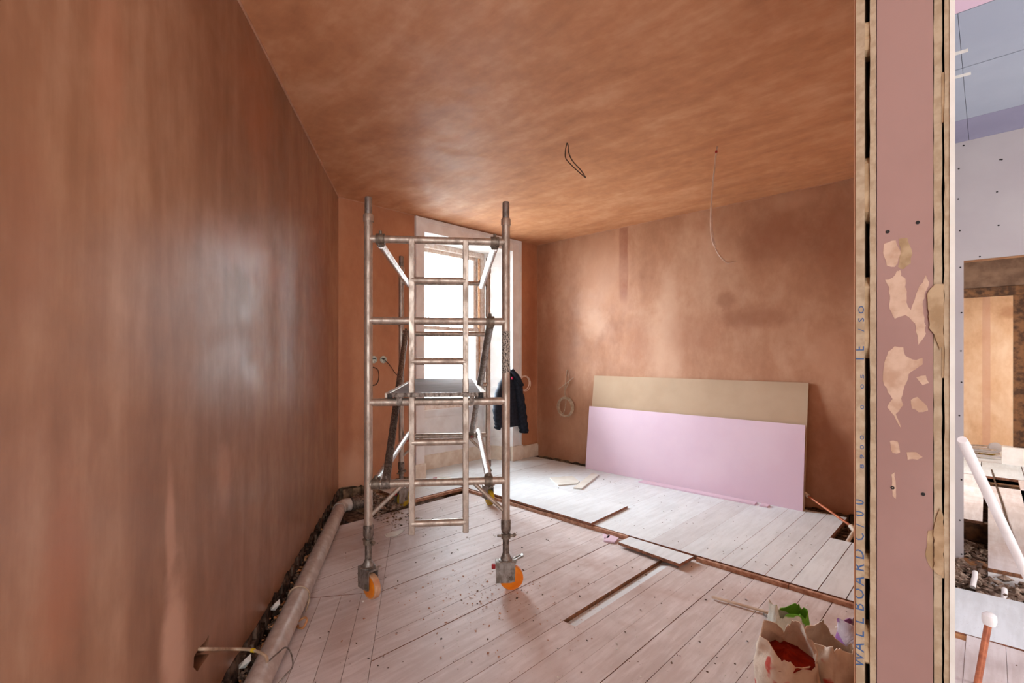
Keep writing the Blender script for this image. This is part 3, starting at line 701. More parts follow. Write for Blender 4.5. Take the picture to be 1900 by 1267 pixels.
# ------------------------------------------------------------------ scaffold tower
FA = math.radians(6.5); aX, bX = Vector((math.cos(FA), math.sin(FA))), Vector((-math.sin(FA), math.cos(FA)))
F0 = Vector((-.878, 2.965))
def S(s, t, z): # scaffold frame: s across, t depth
    p = F0+aX*s+bX*t; return W(p.x, p.y, z)
FW, DL = .845, 1.77
tw = thing('scaffold_tower', S(FW/2, DL/2, 0), 'aluminium mobile scaffold tower on orange castors standing before the window', 'scaffold')
TZ = [.685, 1.185, 1.685, 2.185]
def joined(a, b, r, n=16): return MB().tube([a, b], r, n)
def end_frame(t, ladder):
    nm = 'ladder_frame' if ladder else 'span_frame'
    fr = joined(S(0, t, TZ[3]), S(FW, t, TZ[3]), .0235).build(nm, M['alu'], tw, True)     # top transom carries the frame
    for s in (0, FW):
        MB().tube([S(s, t, .43), S(s, t, 2.325)], .0255, 20).build('upright', M['alu'], fr, True)
        MB().tube([S(s, t, 2.29), S(s, t, 2.325), S(s, t, 2.335)], [.031, .031, .027], 20).build('collar', M['alu'], fr, True)
        MB().tube([S(s, t, 2.33), S(s, t, 2.432), S(s, t, 2.44)], [.022, .022, .019], 16).build('spigot', M['zinc'], fr, True)
    for z in TZ[:3]: joined(S(0, t, z), S(FW, t, z), .0235).build('transom', M['alu'], fr, True)
    for (s0, s1) in ((.0+.2, .02), (FW-.2, FW-.02)):
        joined(S(s0, t, .67), S(s1, t, .50), .0125, 10).build('knee_brace', M['alu'], fr, True)
    if ladder:
        for s in (.262, .592):
            MB().obox(S(s, t-.006, 1.28), S(1, t, 0)-S(0, t, 0), S(0, 1, 0)-S(0, 0, 0), (0, 0, 1), .0185, .0185, .91, .004).build('ladder_stile', M['alu'], fr)
        for z in (.435, .935, 1.435, 1.935): joined(S(.262, t-.006, z), S(.592, t-.006, z), .0215).build('rung', M['alu'], fr, True)
    return fr
ff = end_frame(0, True); rf = end_frame(DL, False)
# speckled label wound round the right front upright
lbm = NT('speckled_label', .6); n_ = lbm.noise(150, 3, .7, 0, lbm.mapping((1, 1, .6)))
lbm.col(lbm.mix(lbm.mr(n_, .48, .54), (196, 186, 172), (52, 44, 44)))
MB().tube([S(FW, 0, 1.36), S(FW, 0, 1.625)], .0259, 16).build('label_sticker', lbm.done(), ff, True)
def brace(name, a, b, mat, r=.0235):
    A, B = S(*a), S(*b); d = (B-A).normalized()
    br_ = joined(A+d*.02, B-d*.02, r).build(name, mat, tw, True)
    for (P, q, t) in ((A, d, a[1]), (B, -d, b[1])):
        zt_ = min(TZ, key=lambda z: abs(z-P.z)); s_ = (a if P is A else b)[0]
        ax = (S(1, 0, 0)-S(0, 0, 0)).normalized()
        m = MB(); c = S(s_, t, zt_)
        m.tube([c-ax*.026, c+ax*.026], .0335, 14)
        m.tube([c+ax*.0, c+ax*.0+Vector((0, 0, .05))], .010, 8)
        m.obox(c+q*.035+Vector((0, 0, (P.z-zt_)*.5)), ax, q, ax.cross(q), .022, .03, .028, .006)
        m.build('claw', M['iron'] if mat is not M['alud'] else M['alud'], br_, True)
        MB().obox(c+q*.06+Vector((0, 0, -.034)), ax, q, ax.cross(q), .008, .014, .006).build('trigger', M['red'], br_)
    return br_
brace('horizontal_brace', (.072, 0, 2.155), (.075, DL, 2.155), M['alub'])
brace('horizontal_brace', (.775, 0, 2.155), (.78, DL, 2.155), M['alub'])
brace('horizontal_brace', (.045, 0, .70), (.07, DL, .715), M['alub'])
brace('horizontal_brace', (.735, 0, .71), (.75, DL, .73), M['alub'])
brace('diagonal_brace', (.105, 0, .70), (.045, DL, 1.69), M['alud'], .0255)
brace('diagonal_brace', (.745, 0, 1.665), (.68, DL, .70), M['zinc'], .0245)
def castor(s, t, ang, zoff=0, yellow=False):
    c = S(s, t, 0); rx = Vector((math.cos(ang), math.sin(ang))); R = (W(rx.x, rx.y)-W(0, 0)).normalized(); A = Vector((-R.y, R.x, 0)); Z = Vector((0, 0, 1))
    MBc = lambda x, y, z: c+R*x+A*y+Z*z
    cs = MB().tube([MBc(0, 0, .20), MBc(0, 0, .45)], .0205, 16).build('castor', M['alud'], tw, True)   # threaded leg
    MB().tube([MBc(0, 0, .36), MBc(0, 0, .375), MBc(0, 0, .43), MBc(0, 0, .44)], [.026, .031, .031, .027], 16).build('leg_collar', M['alud'], cs, True)
    MB().tube([MBc(-.055, 0, .335), MBc(.055, 0, .335)], .008, 8).tube([MBc(0, 0, .32), MBc(0, 0, .352)], .03, 14).tube([MBc(.045, 0, .33), MBc(.06, 0, .345)], .011, 8).build('wing_nut', M['iron'], cs, True)
    MB().lathe(MBc(0, 0, .178), Z, [(0, .045), (.008, .045), (.012, .036), (.022, .034), (.035, .026), (.05, .022)], 20).build('flange', M['zinc'], cs, True)
    f = MB(); f.obox(MBc(-.002, 0, .174), R, A, Z, .064, .034, .005, .002)
    for q in (-1, 1):
        f.prism([MBc(-.064, q*.034, .17), MBc(.058, q*.034, .17), MBc(.055, q*.034, .06), MBc(.03, q*.034, .052), MBc(-.062, q*.034, .052)], -A*.0045*q)
        f.prism([MBc(-.064, q*.0345, .135), MBc(.057, q*.0345, .135), MBc(.057, q*.0345, .130), MBc(-.064, q*.0345, .130)], A*.002*q)
    f.box
    f.build('fork', M['zinc'], cs)
    MB().lathe(MBc(.034, -.0, .074), A, [(-.024, .012), (-.024, .052), (-.019, .068), (-.012, .073), (.012, .073), (.019, .068), (.024, .052), (.024, .012)], 32).build('wheel', M['yellow'] if yellow else M['orangep'], cs, True)
    MB().lathe(MBc(.034, -.0, .074), A, [(-.02, .0705), (-.016, .0748), (.016, .0748), (.02, .0705)], 32).build('tyre', M['tread'] if s == 0 and t == 0 else (M['orangep'] if not yellow else M['yellow']), cs, True)
    MB().lathe(MBc(.03, 0, .08), A, [(-.041, .008), (-.041, .014), (-.034, .014), (.034, .014), (.041, .014), (.041, .008)], 8).build('axle_bolt', M['iron'], cs)
    l = MB(); l.obox(MBc(.075, -.016, .195), R+Z*.5, A, Z-R*.5, .034, .004, .006); l.obox(MBc(.075, .016, .195), R+Z*.5, A, Z-R*.5, .034, .004, .006)
    l.obox(MBc(.103, 0, .209), R+Z*.5, A, Z-R*.5, .008, .02, .006); l.obox(MBc(.05, 0, .182), R, A, Z, .02, .024, .006)
    l.build('brake_lever', M['zinc'], cs)
    MB().obox(MBc(-.078, 0, .145), R, A, Z, .012, .012, .014, .003).build('release_tab', M['red'], cs)
    return cs
castor(0, 0, math.radians(-42)); castor(FW, 0, math.radians(4)); castor(0, DL, math.radians(60), yellow=True); castor(FW, DL, math.radians(-60), yellow=True)
# ------------------------------------------------------------------ platform
pf = thing('scaffold_platform', S(.41, DL/2, 1.21), 'grey-white plywood trapdoor platform resting on middle rungs of scaffold tower', 'platform')
sa = (S(1, 0, 0)-S(0, 0, 0)).normalized(); sb = (S(0, 1, 0)-S(0, 0, 0)).normalized()
MB().obox(S(.41, DL/2, 1.236), sa, sb, (0, 0, 1), .275, DL/2+.03, .006).build('deck', M['deck'], pf)
for s in (.118, .702): MB().obox(S(s, DL/2, 1.229), sa, sb, (0, 0, 1), .016, DL/2+.035, .015, .003).build('side_rail', M['alu'], pf)
for t in (-.04, DL+.04): MB().obox(S(.41, t, 1.231), sa, sb, (0, 0, 1), .29, .008, .013, .002).build('end_rail', M['alud'], pf)
for t in (-.0, DL):
    for s in (.19, .63): MB().obox(S(s, t-.034, 1.195), sa, sb, (0, 0, 1), .016, .005, .028).obox(S(s, t, 1.2145), sa, sb, (0, 0, 1), .016, .04, .0045).build('hook', M['alud'], pf)
for s in (.135, .685): MB().obox(S(s, -.042, 1.226), sa, sb, (0, 0, 1), .016, .006, .014).build('corner_cap', M['screw'], pf)
# ------------------------------------------------------------------ leaning boards
def lean(name, xa, xb, yb, yt, z0, hgt, th, mat, label, zb=0):
    dy = yt-yb; L = hgt; dz = math.sqrt(max(L*L-dy*dy, .01)); n = Vector((0, dz, -dy)).normalized()
    p = [Vector((xa, yb, z0)), Vector((xb, yb+zb, z0)), Vector((xb, yt+zb, z0+dz)), Vector((xa, yt, z0+dz))]
    o = MB().prism(p, n*th).build(name, mat, None, origin=Vector(((xa+xb)/2, yb, z0)))
    return tag(o, label, 'plasterboard')
lean('pink_plasterboard', -3.672, -1.222, 5.080, 5.166, zt+.001, .792, .0125, M['pinkb'], 'cut pink plasterboard sheet leaning in front of the brown board, right wall')
lean('brown_plasterboard', -3.655, -1.215, 5.099, 5.25, zt+.001, 1.19, .0125, M['brownb'], 'tall brown-backed plasterboard sheet leaning on right wall behind pink one')
# ------------------------------------------------------------------ soil pipe along the left wall
pa = [W(-.90, 1.1, .062), W(-1.094, 2.09, .062), W(-1.264, 2.924, .062), W(-1.583, 4.45, .062)]
o = thing('soil_pipe', pa[0], 'long grey plastic soil pipe lying along the foot of left wall', 'pipe')
MB().tube([pa[0], pa[1], pa[2], pa[3]], .055, 28).build('pipe_run', M['pvc'], o, True)
pd_ = (pa[3]-pa[2]).normalized()
MB().tube([pa[3]-pd_*.01, pa[3]+pd_*.05, pa[3]+pd_*.11+Vector((.01, .02, 0)), pa[3]+pd_*.13+Vector((.03, .07, 0))], .060, 28).build('elbow', M['pvc'], o, True)
eb = pa[3]+pd_*.13+Vector((.03, .05, 0))
MB().tube([eb, eb+Vector((.03, .20, 0))], .052, 24).build('branch', M['alud'], o, True)
MB().tube([eb+Vector((.005, .04, 0)), eb+Vector((.015, .1, 0))], .062, 24).build('socket_ring', M['alud'], o, True)
# strap and its tail round the pipe
def ring(center, axis, r, rt, a0=0, a1=2*math.pi, n=28):
    axis = axis.normalized(); u = Vector((0, 0, 1)); v = axis.cross(u).normalized()
    return MB().tube([center+(u*math.cos(a0+(a1-a0)*i/n)+v*math.sin(a0+(a1-a0)*i/n))*r for i in range(n+1)], rt, 8)
cst = W(-1.247, 2.84, .062)
o = thing('pipe_strap', cst, 'thin grey wire strap looped over the soil pipe midway', 'strap')
ring(cst, pd_, .0585, .0045).build('loop', M['cable'], o, True)
tl = W(-1.183, 2.83, .05); MB().tube(curve([tl+Vector((0, 0, .03)), tl, W(-1.182, 2.78, .004)]), .0045, 6).build('tail', M['cable'], o, True)
# cable from the torn hole to the pipe and the loop of wire beyond
h0 = atleft(372, 1202, .0)+LN*.03
Yq = 2.12
pts = [h0, atleft(388, 1204, .03), atY(430, 1204, 2.10), atY(468, 1206, 2.10), atY(492, 1216, 2.08), atY(496, 1228, 2.06)]
o = thing('wall_cable', atY(430, 1204, 2.1), 'grey cable coming from torn hole in left wall across the soil pipe', 'cable')
MB().tube(curve(pts), .0065, 8).build('cable_run', M['cable'], o, True)
MB().tube([atY(466, 1206, 2.1), atY(473, 1207, 2.1)], .0085, 8).build('yellow_tape', M['yellow'], o, True)
pts = [atY(500, 1225, 2.16), atY(515, 1212, 2.2), atY(530, 1201, 2.22), atY(540, 1212, 2.22), atY(543, 1236, 2.2), atY(530, 1252, 2.17), atY(515, 1270, 2.14)]
o = tag(MB().tube(curve(pts), .0035, 6).build('wire_loop', M['alud'], None, True, origin=pts[0]), 'thin bent wire loop beside the soil pipe in the bottom left corner', 'wire')
# debris along the left wall
def nearleft(r, a, b, o0, o1, z0, z1):
    Y = U(r, a, b); p = lwp(Y, U(r, z0, z1)); return p-LN*U(r, o0, o1)
MB().prism([lwp(-1, -.06, -.20), lwp(4.95, -.06, -.20), lwp(4.95, -.06, .06), lwp(-1, -.06, .06)], (0, 0, .03)).build('edge_bed', M['rubbled'], fl)
rubble('rubble', 900, lambda r: nearleft(r, 1.3, 4.8, .0, .07, -.02, .03), .006, .035, M['rubbled'], 'dark broken plaster crumbs in the gap between soil pipe and left wall', 'rubble', 21)
rubble('rubble', 160, lambda r: nearleft(r, 1.5, 4.6, .0, .06, .0, .05), .008, .03, M['orange'], 'orange-brown wood shavings behind the soil pipe along left wall', 'shavings', 22, .5)
rubble('rubble', 420, lambda r: Vector((U(r, -4.62, -4.0), U(r, 2.33, 2.62), U(r, 0, .045))), .006, .04, M['rubble'], 'plaster rubble heaped in left corner by the end of soil pipe', 'rubble', 23)
rubble('rubble', 140, lambda r: Vector((U(r, -4.15, -3.6), U(r, 2.25, 2.55), .003)), .004, .018, M['masonry'], 'brown crumbs spilt over floor near the left corner', 'rubble', 24, .4)
MB().box(-4.66, -4.15, 2.25, 2.72, -.02, .012).build('rubble_bed', M['masonry'], fl)
MB().box(-4.66, -4.0, 2.05, 3.1, -.03, -.001).build('joist_bed', M['rubbled'], fl)
for (px, py, Y, s, lab) in ((511, 1122, 2.62, .028, 'white plaster flake standing behind soil pipe below left wall'), (455, 1227, 2.2, .03, 'white curled flake beside the wall cable behind soil pipe')):
    p = atY(px, py, Y); o = MB().add([p+Vector((-s, -s*.6, -.02)), p+Vector((s*.4, -s, -.015)), p+Vector((s, s*.5, .01)), p+Vector((-s*.3, s*.9, .02)), p+Vector((0, 0, .012)), p+Vector((0, 0, -.03))],
        [(0,1,4),(1,2,4),(2,3,4),(3,0,4),(1,0,5),(2,1,5),(3,2,5),(0,3,5)]).build('plaster_flake', M['gypw'], None, origin=p); tag(o, lab, 'flake')
p = atz(563, 1157, .015)
tag(MB().tube(curve([p+Vector((-.045, -.01, 0)), p+Vector((-.02, .015, .02)), p+Vector((.02, .01, .022)), p+Vector((.04, -.02, .0)), p+Vector((.0, -.03, -.008)), p+Vector((-.02, -.02, -.01))], 6)  , [.006]*31, 6).build('wood_shaving', M['orange'], None, True, origin=p), 'curled orange wood shaving on floor right of soil pipe', 'shaving')
# scattered chips on the floor
def chips(n, seed, mat, lab, rng, s0, s1):
    rubble('floor_debris', n, rng, s0, s1, mat, lab, 'debris', seed, .35)
def mainfloor(r):
    while True:
        x_, y_ = U(r, -3.9, -.4), U(r, .9, 3.35)
        if (Vector((x_, y_))-lw0).dot(lin_in) > .24: return Vector((x_, y_, .003))
chips(420, 31, M['rubbled'], 'dark wood crumbs scattered over the lower floorboards', mainfloor, .002, .009)
chips(420, 32, M['gypw'], 'white plaster crumbs scattered over the lower floorboards', mainfloor, .002, .008)
chips(260, 33, M['raw'], 'reddish chips scattered between the front castors', lambda r: Vector((r.gauss(-2.2, .28), r.gauss(1.95, .25), .003)), .003, .010)
chips(160, 34, M['rubbled'], 'small dark crumbs scattered over the raised pale floor', lambda r: Vector((U(r, -4.2, -.95), U(r, 3.5, 4.9), zt+.003)), .002, .009)
# bottle lying by the window
bp = atz(728, 0+889, .03) if False else atz(826, 888, zt+.022)
o = thing('plastic_bottle', bp, 'small clear plastic bottle with red cap lying below the window', 'bottle')
MB().tube([bp+Vector((-.05, -.08, 0)), bp+Vector((-.02, -.02, 0)), bp+Vector((0, .0, 0)), bp+Vector((.02, .04, 0)), bp+Vector((.03, .06, 0))], [.016, .024, .024, .022, .012], 14).build('body', M['gypw'], o, True)
MB().tube([bp+Vector((-.075, -.12, 0)), bp+Vector((-.05, -.08, 0))], [.018, .022], 12).build('cap', M['red'], o, True)
# ------------------------------------------------------------------ cables and boxes on walls and ceiling
for (px, cab, lab) in ((693, 0, 'round metal back box in window wall beside left scaffold upright'), (711, 1, 'round metal back box in window wall with thin cable trailing right')):
    p = atx(px, 667, WX); o = thing('back_box', p, lab, 'socket')
    MB().lathe(p, (1, 0, 0), [(-.005, .040), (.007, .040), (.007, .033), (.002, .032), (.002, .0)], 20).build('box', M['plug'], o, True)
    MB().obox(p+Vector((.005, 0, .012)), (0, 1, 0), (0, 0, 1), (1, 0, 0), .02, .005, .003).build('bridge', M['screw'], o)
p0 = atx(709, 664, WX+.008)
tag(MB().tube(curve([p0, atx(722, 676, WX+.02), atx(735, 694, WX+.012), atx(745, 700, WX+.006)]), .004, 6).build('thin_cable', M['cabled'], None, True, origin=p0), 'thin brown cable trailing right from the second back box', 'cable')
p0 = atx(692, 681, WX+.008)
tag(MB().tube(curve([p0, atx(701, 686, WX+.02), atx(703, 700, WX+.012), atx(699, 712, WX+.008), atx(690, 716, WX+.006)]), .005, 6).build('hanging_cable', M['cabled'], None, True, origin=p0), 'dark cable loop hanging below the first back box', 'cable')
def coil(name, c, u, v, nrm_, r, turns, rt, mat, label, tail=None, seed=1, ry=1.0):
    r_ = random.Random(seed); pts = []
    n = 26
    for k in range(turns*n+1):
        a = 2*math.pi*k/n+math.pi/2; rr_ = r*(1+.10*math.sin(a*.37+seed)+.03*math.sin(a*1.7))
        pts.append(c+u*math.cos(a)*rr_+v*math.sin(a)*rr_*ry+nrm_*(.006+.02*(math.sin(k*.13+seed)+1)/2))
    o = thing(name, c, label, 'cable')
    MB().tube(pts, rt, 6).build('coil', mat, o, True)
    if tail: MB().tube(curve(tail), rt, 6).build('tail', mat, o, True)
    return o
c = aty(1050, 755, RY-.02)
u_, v_, n_v = Vector((1, 0, 0)), Vector((0, 0, 1)), Vector((0, -1, 0))
tp = aty(1052, 686, RY)
coil('coiled_cable', c, u_, v_, n_v, .125, 5, .0055, M['cable'], 'grey coiled cable hanging on right wall left of leaning boards',
     [tp, aty(1049, 710, RY-.03), aty(1048, 730, RY-.04), aty(1050, 745, RY-.04), aty(1046, 765, RY-.045), aty(1040, 772, RY-.03)])
tag(MB().tube(curve([tp+Vector((.01, 0, 0)), aty(1056, 705, RY-.02), aty(1048, 725, RY-.03)]), .005, 6).tube(curve([aty(1064, 700, RY-.03), aty(1052, 710, RY-.03), aty(1036, 722, RY-.02)]), .005, 6).build('hanging_cable', M['cable'], None, True, origin=tp), 'short crossed cable ends above the grey coil on right wall', 'cable')
c = atx(972, 711, WX+.03)
coil('white_cable_coil', c, Vector((0, 1, 0)), v_, Vector((1, 0, 0)), .105, 3, .0045, M['cablew'], 'thin white cable coil hanging on window wall right of the dark jacket', None, 3, .95)
# ceiling wires
p0 = atz(1052, 265, CH); Yc = 3.65
def cz(px, py, Y=Yc): return atY(px, py, Y)
m = MB().tube(curve([p0, cz(1049, 280), cz(1050, 294), cz(1062, 308), cz(1075, 320), cz(1087, 330)]), .0042, 6)
m.tube(curve([cz(1087, 330), cz(1078, 316), cz(1062, 298), cz(1055, 282), cz(1054, 270), p0]), .0042, 6)
tag(m.build('ceiling_cable', M['cabled'], None, True, origin=p0), 'dark doubled cable hanging from ceiling above the room centre', 'cable')
p0 = atz(1331, 272, CH); Yc2 = 3.71
q = lambda px, py: atY(px, py, Yc2)
o = thing('white_ceiling_cable', p0, 'long white cable hanging from ceiling and hooked at its lower end', 'cable')
MB().tube(curve([p0, q(1329, 283), q(1326, 310), q(1322, 350), q(1319, 395), q(1319, 425), q(1323, 450), q(1328, 460)]), .0065, 8).build('cable_run', M['cablew'], o, True)
MB().tube(curve([q(1328, 462), q(1335, 474), q(1343, 483), q(1351, 487), q(1364, 485)]), .0058, 8).build('cable_end', M['cablew'], o, True)
MB().tube(curve([q(1321, 370), q(1321, 400), q(1322, 430), q(1327, 455)]), .0045, 6).build('cable_twin', M['cablew'], o, True)
MB().tube([q(1329, 280), q(1329, 284)], .009, 8).build('tape', M['red'], o, True)
# ------------------------------------------------------------------ jacket
jc = atx(946, 690, WX+.05)
jk = thing('jacket', jc, 'dark navy work jacket hanging from the right window architrave', 'jacket')
def jring(yc, z, wy, wx, seed, n=36):
    r = []
    for i in range(n):
        a = 2*math.pi*i/n; f = 1+.10*math.sin(a*5+seed)+.05*math.sin(a*9+seed*2.3)
        r.append(Vector((WX+.055+wx*.5+math.cos(a)*wx*f, yc+math.sin(a)*wy*f, z)))
    return r
def yy(px): return atx(px, 700, WX+.1).y
def zz(py, px=945): return atx(px, py, WX+.08).z
body = [(948, 684, .02, .015), (947, 692, .05, .03), (946, 702, .10, .045), (946, 718, .14, .055), (946, 740, .16, .06), (947, 765, .165, .06), (948, 785, .17, .065), (949, 791, .165, .06)]
MB().loft([jring(yy(a), zz(b), c_, d_, k*.35) for k, (a, b, c_, d_) in enumerate(body)]).build('body', M['jacket'], jk, True, auto=math.radians(80))
for pts, rr_ in (([(938, 700), (929, 718), (922, 742), (921, 765), (923, 785), (920, 795)], [.05, .06, .065, .06, .055, .04]),
                 ([(955, 700), (960, 725), (964, 752), (967, 778), (970, 797), (970, 802)], [.05, .065, .07, .07, .065, .06])):
    P_ = curve([Vector((WX+.12, yy(a), zz(b, a))) for a, b in pts], 5); R_ = []
    for i in range(len(P_)):
        t = i/(len(P_)-1)*(len(rr_)-1); k = min(int(t), len(rr_)-2); R_.append((rr_[k]+(rr_[k+1]-rr_[k])*(t-k))*(1+.10*math.sin(i*1.9)))
    MB().tube(P_, R_, 14).build('sleeve', M['jacket'], jk, True, auto=math.radians(80))
MB().tube(curve([Vector((WX+.12, yy(947), zz(686))), Vector((WX+.17, yy(953), zz(700))), Vector((WX+.19, yy(960), zz(716)))]), [.03]*6+[.035]*6+[.03]*5, 8).build('collar', M['jacket'], jk, True)
MB().obox(Vector((WX+.17, yy(943.5), zz(701))), (0, 1, 0), (0, 0, 1), (1, 0, 0), .012, .018, .004).build('red_tag', simple('pink_tag', (200, 40, 90), (190, 30, 80), 10, .6), jk)
MB().tube([Vector((WX+.03, yy(948), zz(683))), Vector((WX+.075, yy(948), zz(683))), Vector((WX+.08, yy(948), zz(680)))], .006, 8).build('hook', M['iron'], jk)
# ------------------------------------------------------------------ torn sacks at the lower right
def sack(name, X0, Y0, rx, ry, h, yaw, mat, label, inner=None, fill=.6, seed=1, low=.0, printed=None, innerm=None):
    base = W(X0, Y0, 0); o = thing(name, base, label, 'sack'); n = 48; ax = W(math.cos(yaw), math.sin(yaw))-W(0, 0); ay = W(-math.sin(yaw), math.cos(yaw))-W(0, 0)
    r = random.Random(seed)
    def pt_(a, k, ins=0):
        t = k; ca, sa_ = math.cos(a), math.sin(a)
        e = .55; ex = math.copysign(abs(ca)**e, ca); ey = math.copysign(abs(sa_)**e, sa_)
        nz = noise.noise(Vector((ex*1.7+seed*3, ey*1.7, t*3.1)))*.16+noise.noise(Vector((ex*5+seed, ey*5, t*7)))*.075
        w_ = (1-.10*t+.10*math.sin(t*3.1))+nz*(0.3+t)
        rim = h*(1+.22*noise.noise(Vector((ca*1.3+seed*7, sa_*1.3, 1.5)))+.07*noise.noise(Vector((ca*9, sa_*9, seed))))-low*max(0, -sa_)*h
        return base+ax*ex*(rx*w_-ins)+ay*ey*(ry*w_-ins)+Vector((0, 0, rim*t))
    rows = 14
    out = [[pt_(2*math.pi*i/n, k/rows) for i in range(n)] for k in range(rows+1)]
    inn = [[pt_(2*math.pi*i/n, 1-k/rows*(1-fill*.9), .004) for i in range(n)] for k in range(0, 8)]
    MB().loft(out+inn, cap=False).add([base+ax*rx*.9*math.cos(2*math.pi*i/n)+ay*ry*.9*math.sin(2*math.pi*i/n)+Vector((0, 0, .002)) for i in range(n)], [tuple(range(n))]).build('paper_skin', mat, o, True, auto=math.radians(60))
    if inner:
        L = [[pt_(2*math.pi*i/n, fill*.92, .004+(1-q)*0)*1.0 for i in range(n)] for q in (1,)][0]
        cen = sum(L, Vector())/n; mb = MB(); rs = []
        for q in (1, .75, .5, .25, .05):
            rs.append([Vector((cen.x+(p.x-cen.x)*q, cen.y+(p.y-cen.y)*q, h*fill*.9+.03*(1-q)+.02*noise.noise(p*30*q))) for p in L])
        mb.loft(rs, cap=True).build('powder', inner, o, True)
    return o
def paper(name, c1, c2, c3=None, thr=.55, sc=4, seed=0):
    t = NT(name, .7, .3); n_ = t.noise(sc, 3, .5, .4, t.mapping(loc=(seed, seed, seed)))
    c = t.mix(t.mr(t.noise(18, 4), .3, .7), c1, c2)
    if c3: c = t.mix(t.mr(n_, thr, thr+.03), c, c3)
    t.col(c); t.bump(t.noise(14, 5, .6, .8), .5, .01); return t.done()
M['sackc'] = paper('cream_sack_paper', (244, 230, 212), (226, 206, 186), (214, 96, 84), .64, 5, 3)
M['sackg'] = paper('green_sack_paper', (226, 222, 208), (200, 198, 186), (112, 176, 52), .5, 6, 1)
M['sackp'] = paper('purple_sack_paper', (226, 214, 222), (206, 190, 204), (176, 118, 184), .5, 5, 2)
M['powder'] = simple('terracotta_powder', (150, 40, 16), (128, 30, 12), 30, .9, spec=.15, bump=.5)
s1 = sack('torn_sack', 1.175, 2.08, .100, .10, .27, .2, M['sackc'], 'torn cream paper sack showing dark red powder, front left of the sacks', M['powder'], .74, 3, .30)
s2 = sack('torn_sack', 1.335, 2.34, .085, .05, .235, -.1, M['sackg'], 'green and white crumpled sack behind the sack of red powder', None, .3, 5)
s3 = sack('torn_sack', 1.375, 2.10, .075, .09, .245, .3, M['sackc'], 'crumpled pinkish cream sack between red-powder sack and purple sack', M['powder'], .5, 8, .1)
s4 = sack('torn_sack', 1.515, 2.12, .062, .085, .285, .1, M['sackp'], 'purple and white crumpled sack nearest the wall end at lower right', None, .4, 12)
# small printed line on the front sack
pass
# ------------------------------------------------------------------ hall floor at the right
MB().box(-.26, 4.1, 3.3, 4.95, -.2, -.14).build('rubble_bed', M['rubbled'], fl)
o = thing('white_floor_plank', (.6, 3.85, 0), 'wide white dusty plank lying across the joists in the hall', 'plank')
MB().prism([(-.24, 3.50, -.03), (1.6, 3.62, -.03), (1.6, 4.33, -.03), (-.24, 4.16, -.03)], (0, 0, .03)).build('plank_top', M['board2'], o)
MB().prism([(-.24, 3.485, -.055), (1.6, 3.605, -.055), (1.6, 3.66, -.055), (-.24, 3.54, -.055)], (0, 0, .0245)).build('batten', M['raw'], o)
rubble('rubble', 650, lambda r: Vector((U(r, -.25, .7), U(r, 4.15, 4.93), U(r, -.14, -.03))), .008, .045, M['rubble'], 'plaster rubble strip between white hall plank and doorway', 'rubble', 41)
rubble('rubble', 260, lambda r: Vector((U(r, .09, .6), U(r, 2.9, 3.5), U(r, -.12, -.02))), .02, .07, M['rubble'], 'broken stones in the hall floor right of the copper pipe stub', 'rubble', 42)
o = MB().prism([(-.3, 2.6, -.03), (.13, 2.6, -.03), (.065, 3.53, -.03), (-.3, 3.5, -.03)], (0, 0, .02)).build('plywood_sheet', M['orange'], None, origin=Vector((-.1, 3, -.03))); tag(o, 'bare orange plywood sheet set low in the hall floor at lower right', 'board')
p = atY(1795, 1178, 2.62); o = MB().obox(p, (1, .2, .05), (-.2, 1, 0), (0, 0, 1), .05, .05, .022, .008).build('plaster_lump', M['white'], None, origin=p); tag(o, 'white plaster lump on the plywood sheet beside the wall end', 'lump')
a, b = W(2.155, 2.19, .285), W(2.06, 2.16, -.06)
o = thing('pipe_stub', b, 'upright copper pipe stub with white cap standing in the hall floor', 'pipe')
MB().tube([a, b], .013, 14).build('pipe_run', M['copper'], o, True)
MB().tube([a+Vector((0, 0, -.03)), a+Vector((0, 0, -.01)), a+Vector((0, 0, .015)), a+Vector((0, 0, .024))], [.021, .026, .025, .014], 16).build('cap', M['white'], o, True)
a = W(1.262, 1.36, 1.235); b = W(1.872, 1.76, .665); e = a+(b-a)*2.19; e.z = 0.001
o = tag(MB().tube([a, a+(b-a)*.03, a+(b-a)*1.0, e], [.011, .013, .014, .016], 12).build('white_prop', M['white'], None, True, origin=e), 'slanting white wooden prop leaning on the right face of the wall end', 'prop')
for (px, py, Y, lab) in ((1809, 1068, 3.25, 'short white pipe end in rubble, left of the two by the doorway'), (1864, 1100, 3.10, 'short white pipe end in rubble, right of the two by the doorway')):
    p = atY(px, py, Y); o = MB().tube([p+Vector((-.01, -.09, -.05)), p+Vector((0, 0, .0)), p+Vector((0, .04, .01))], .015, 12).build('pipe_end', M['white'], None, True, origin=p); tag(o, lab, 'pipe', 'white pipe ends')
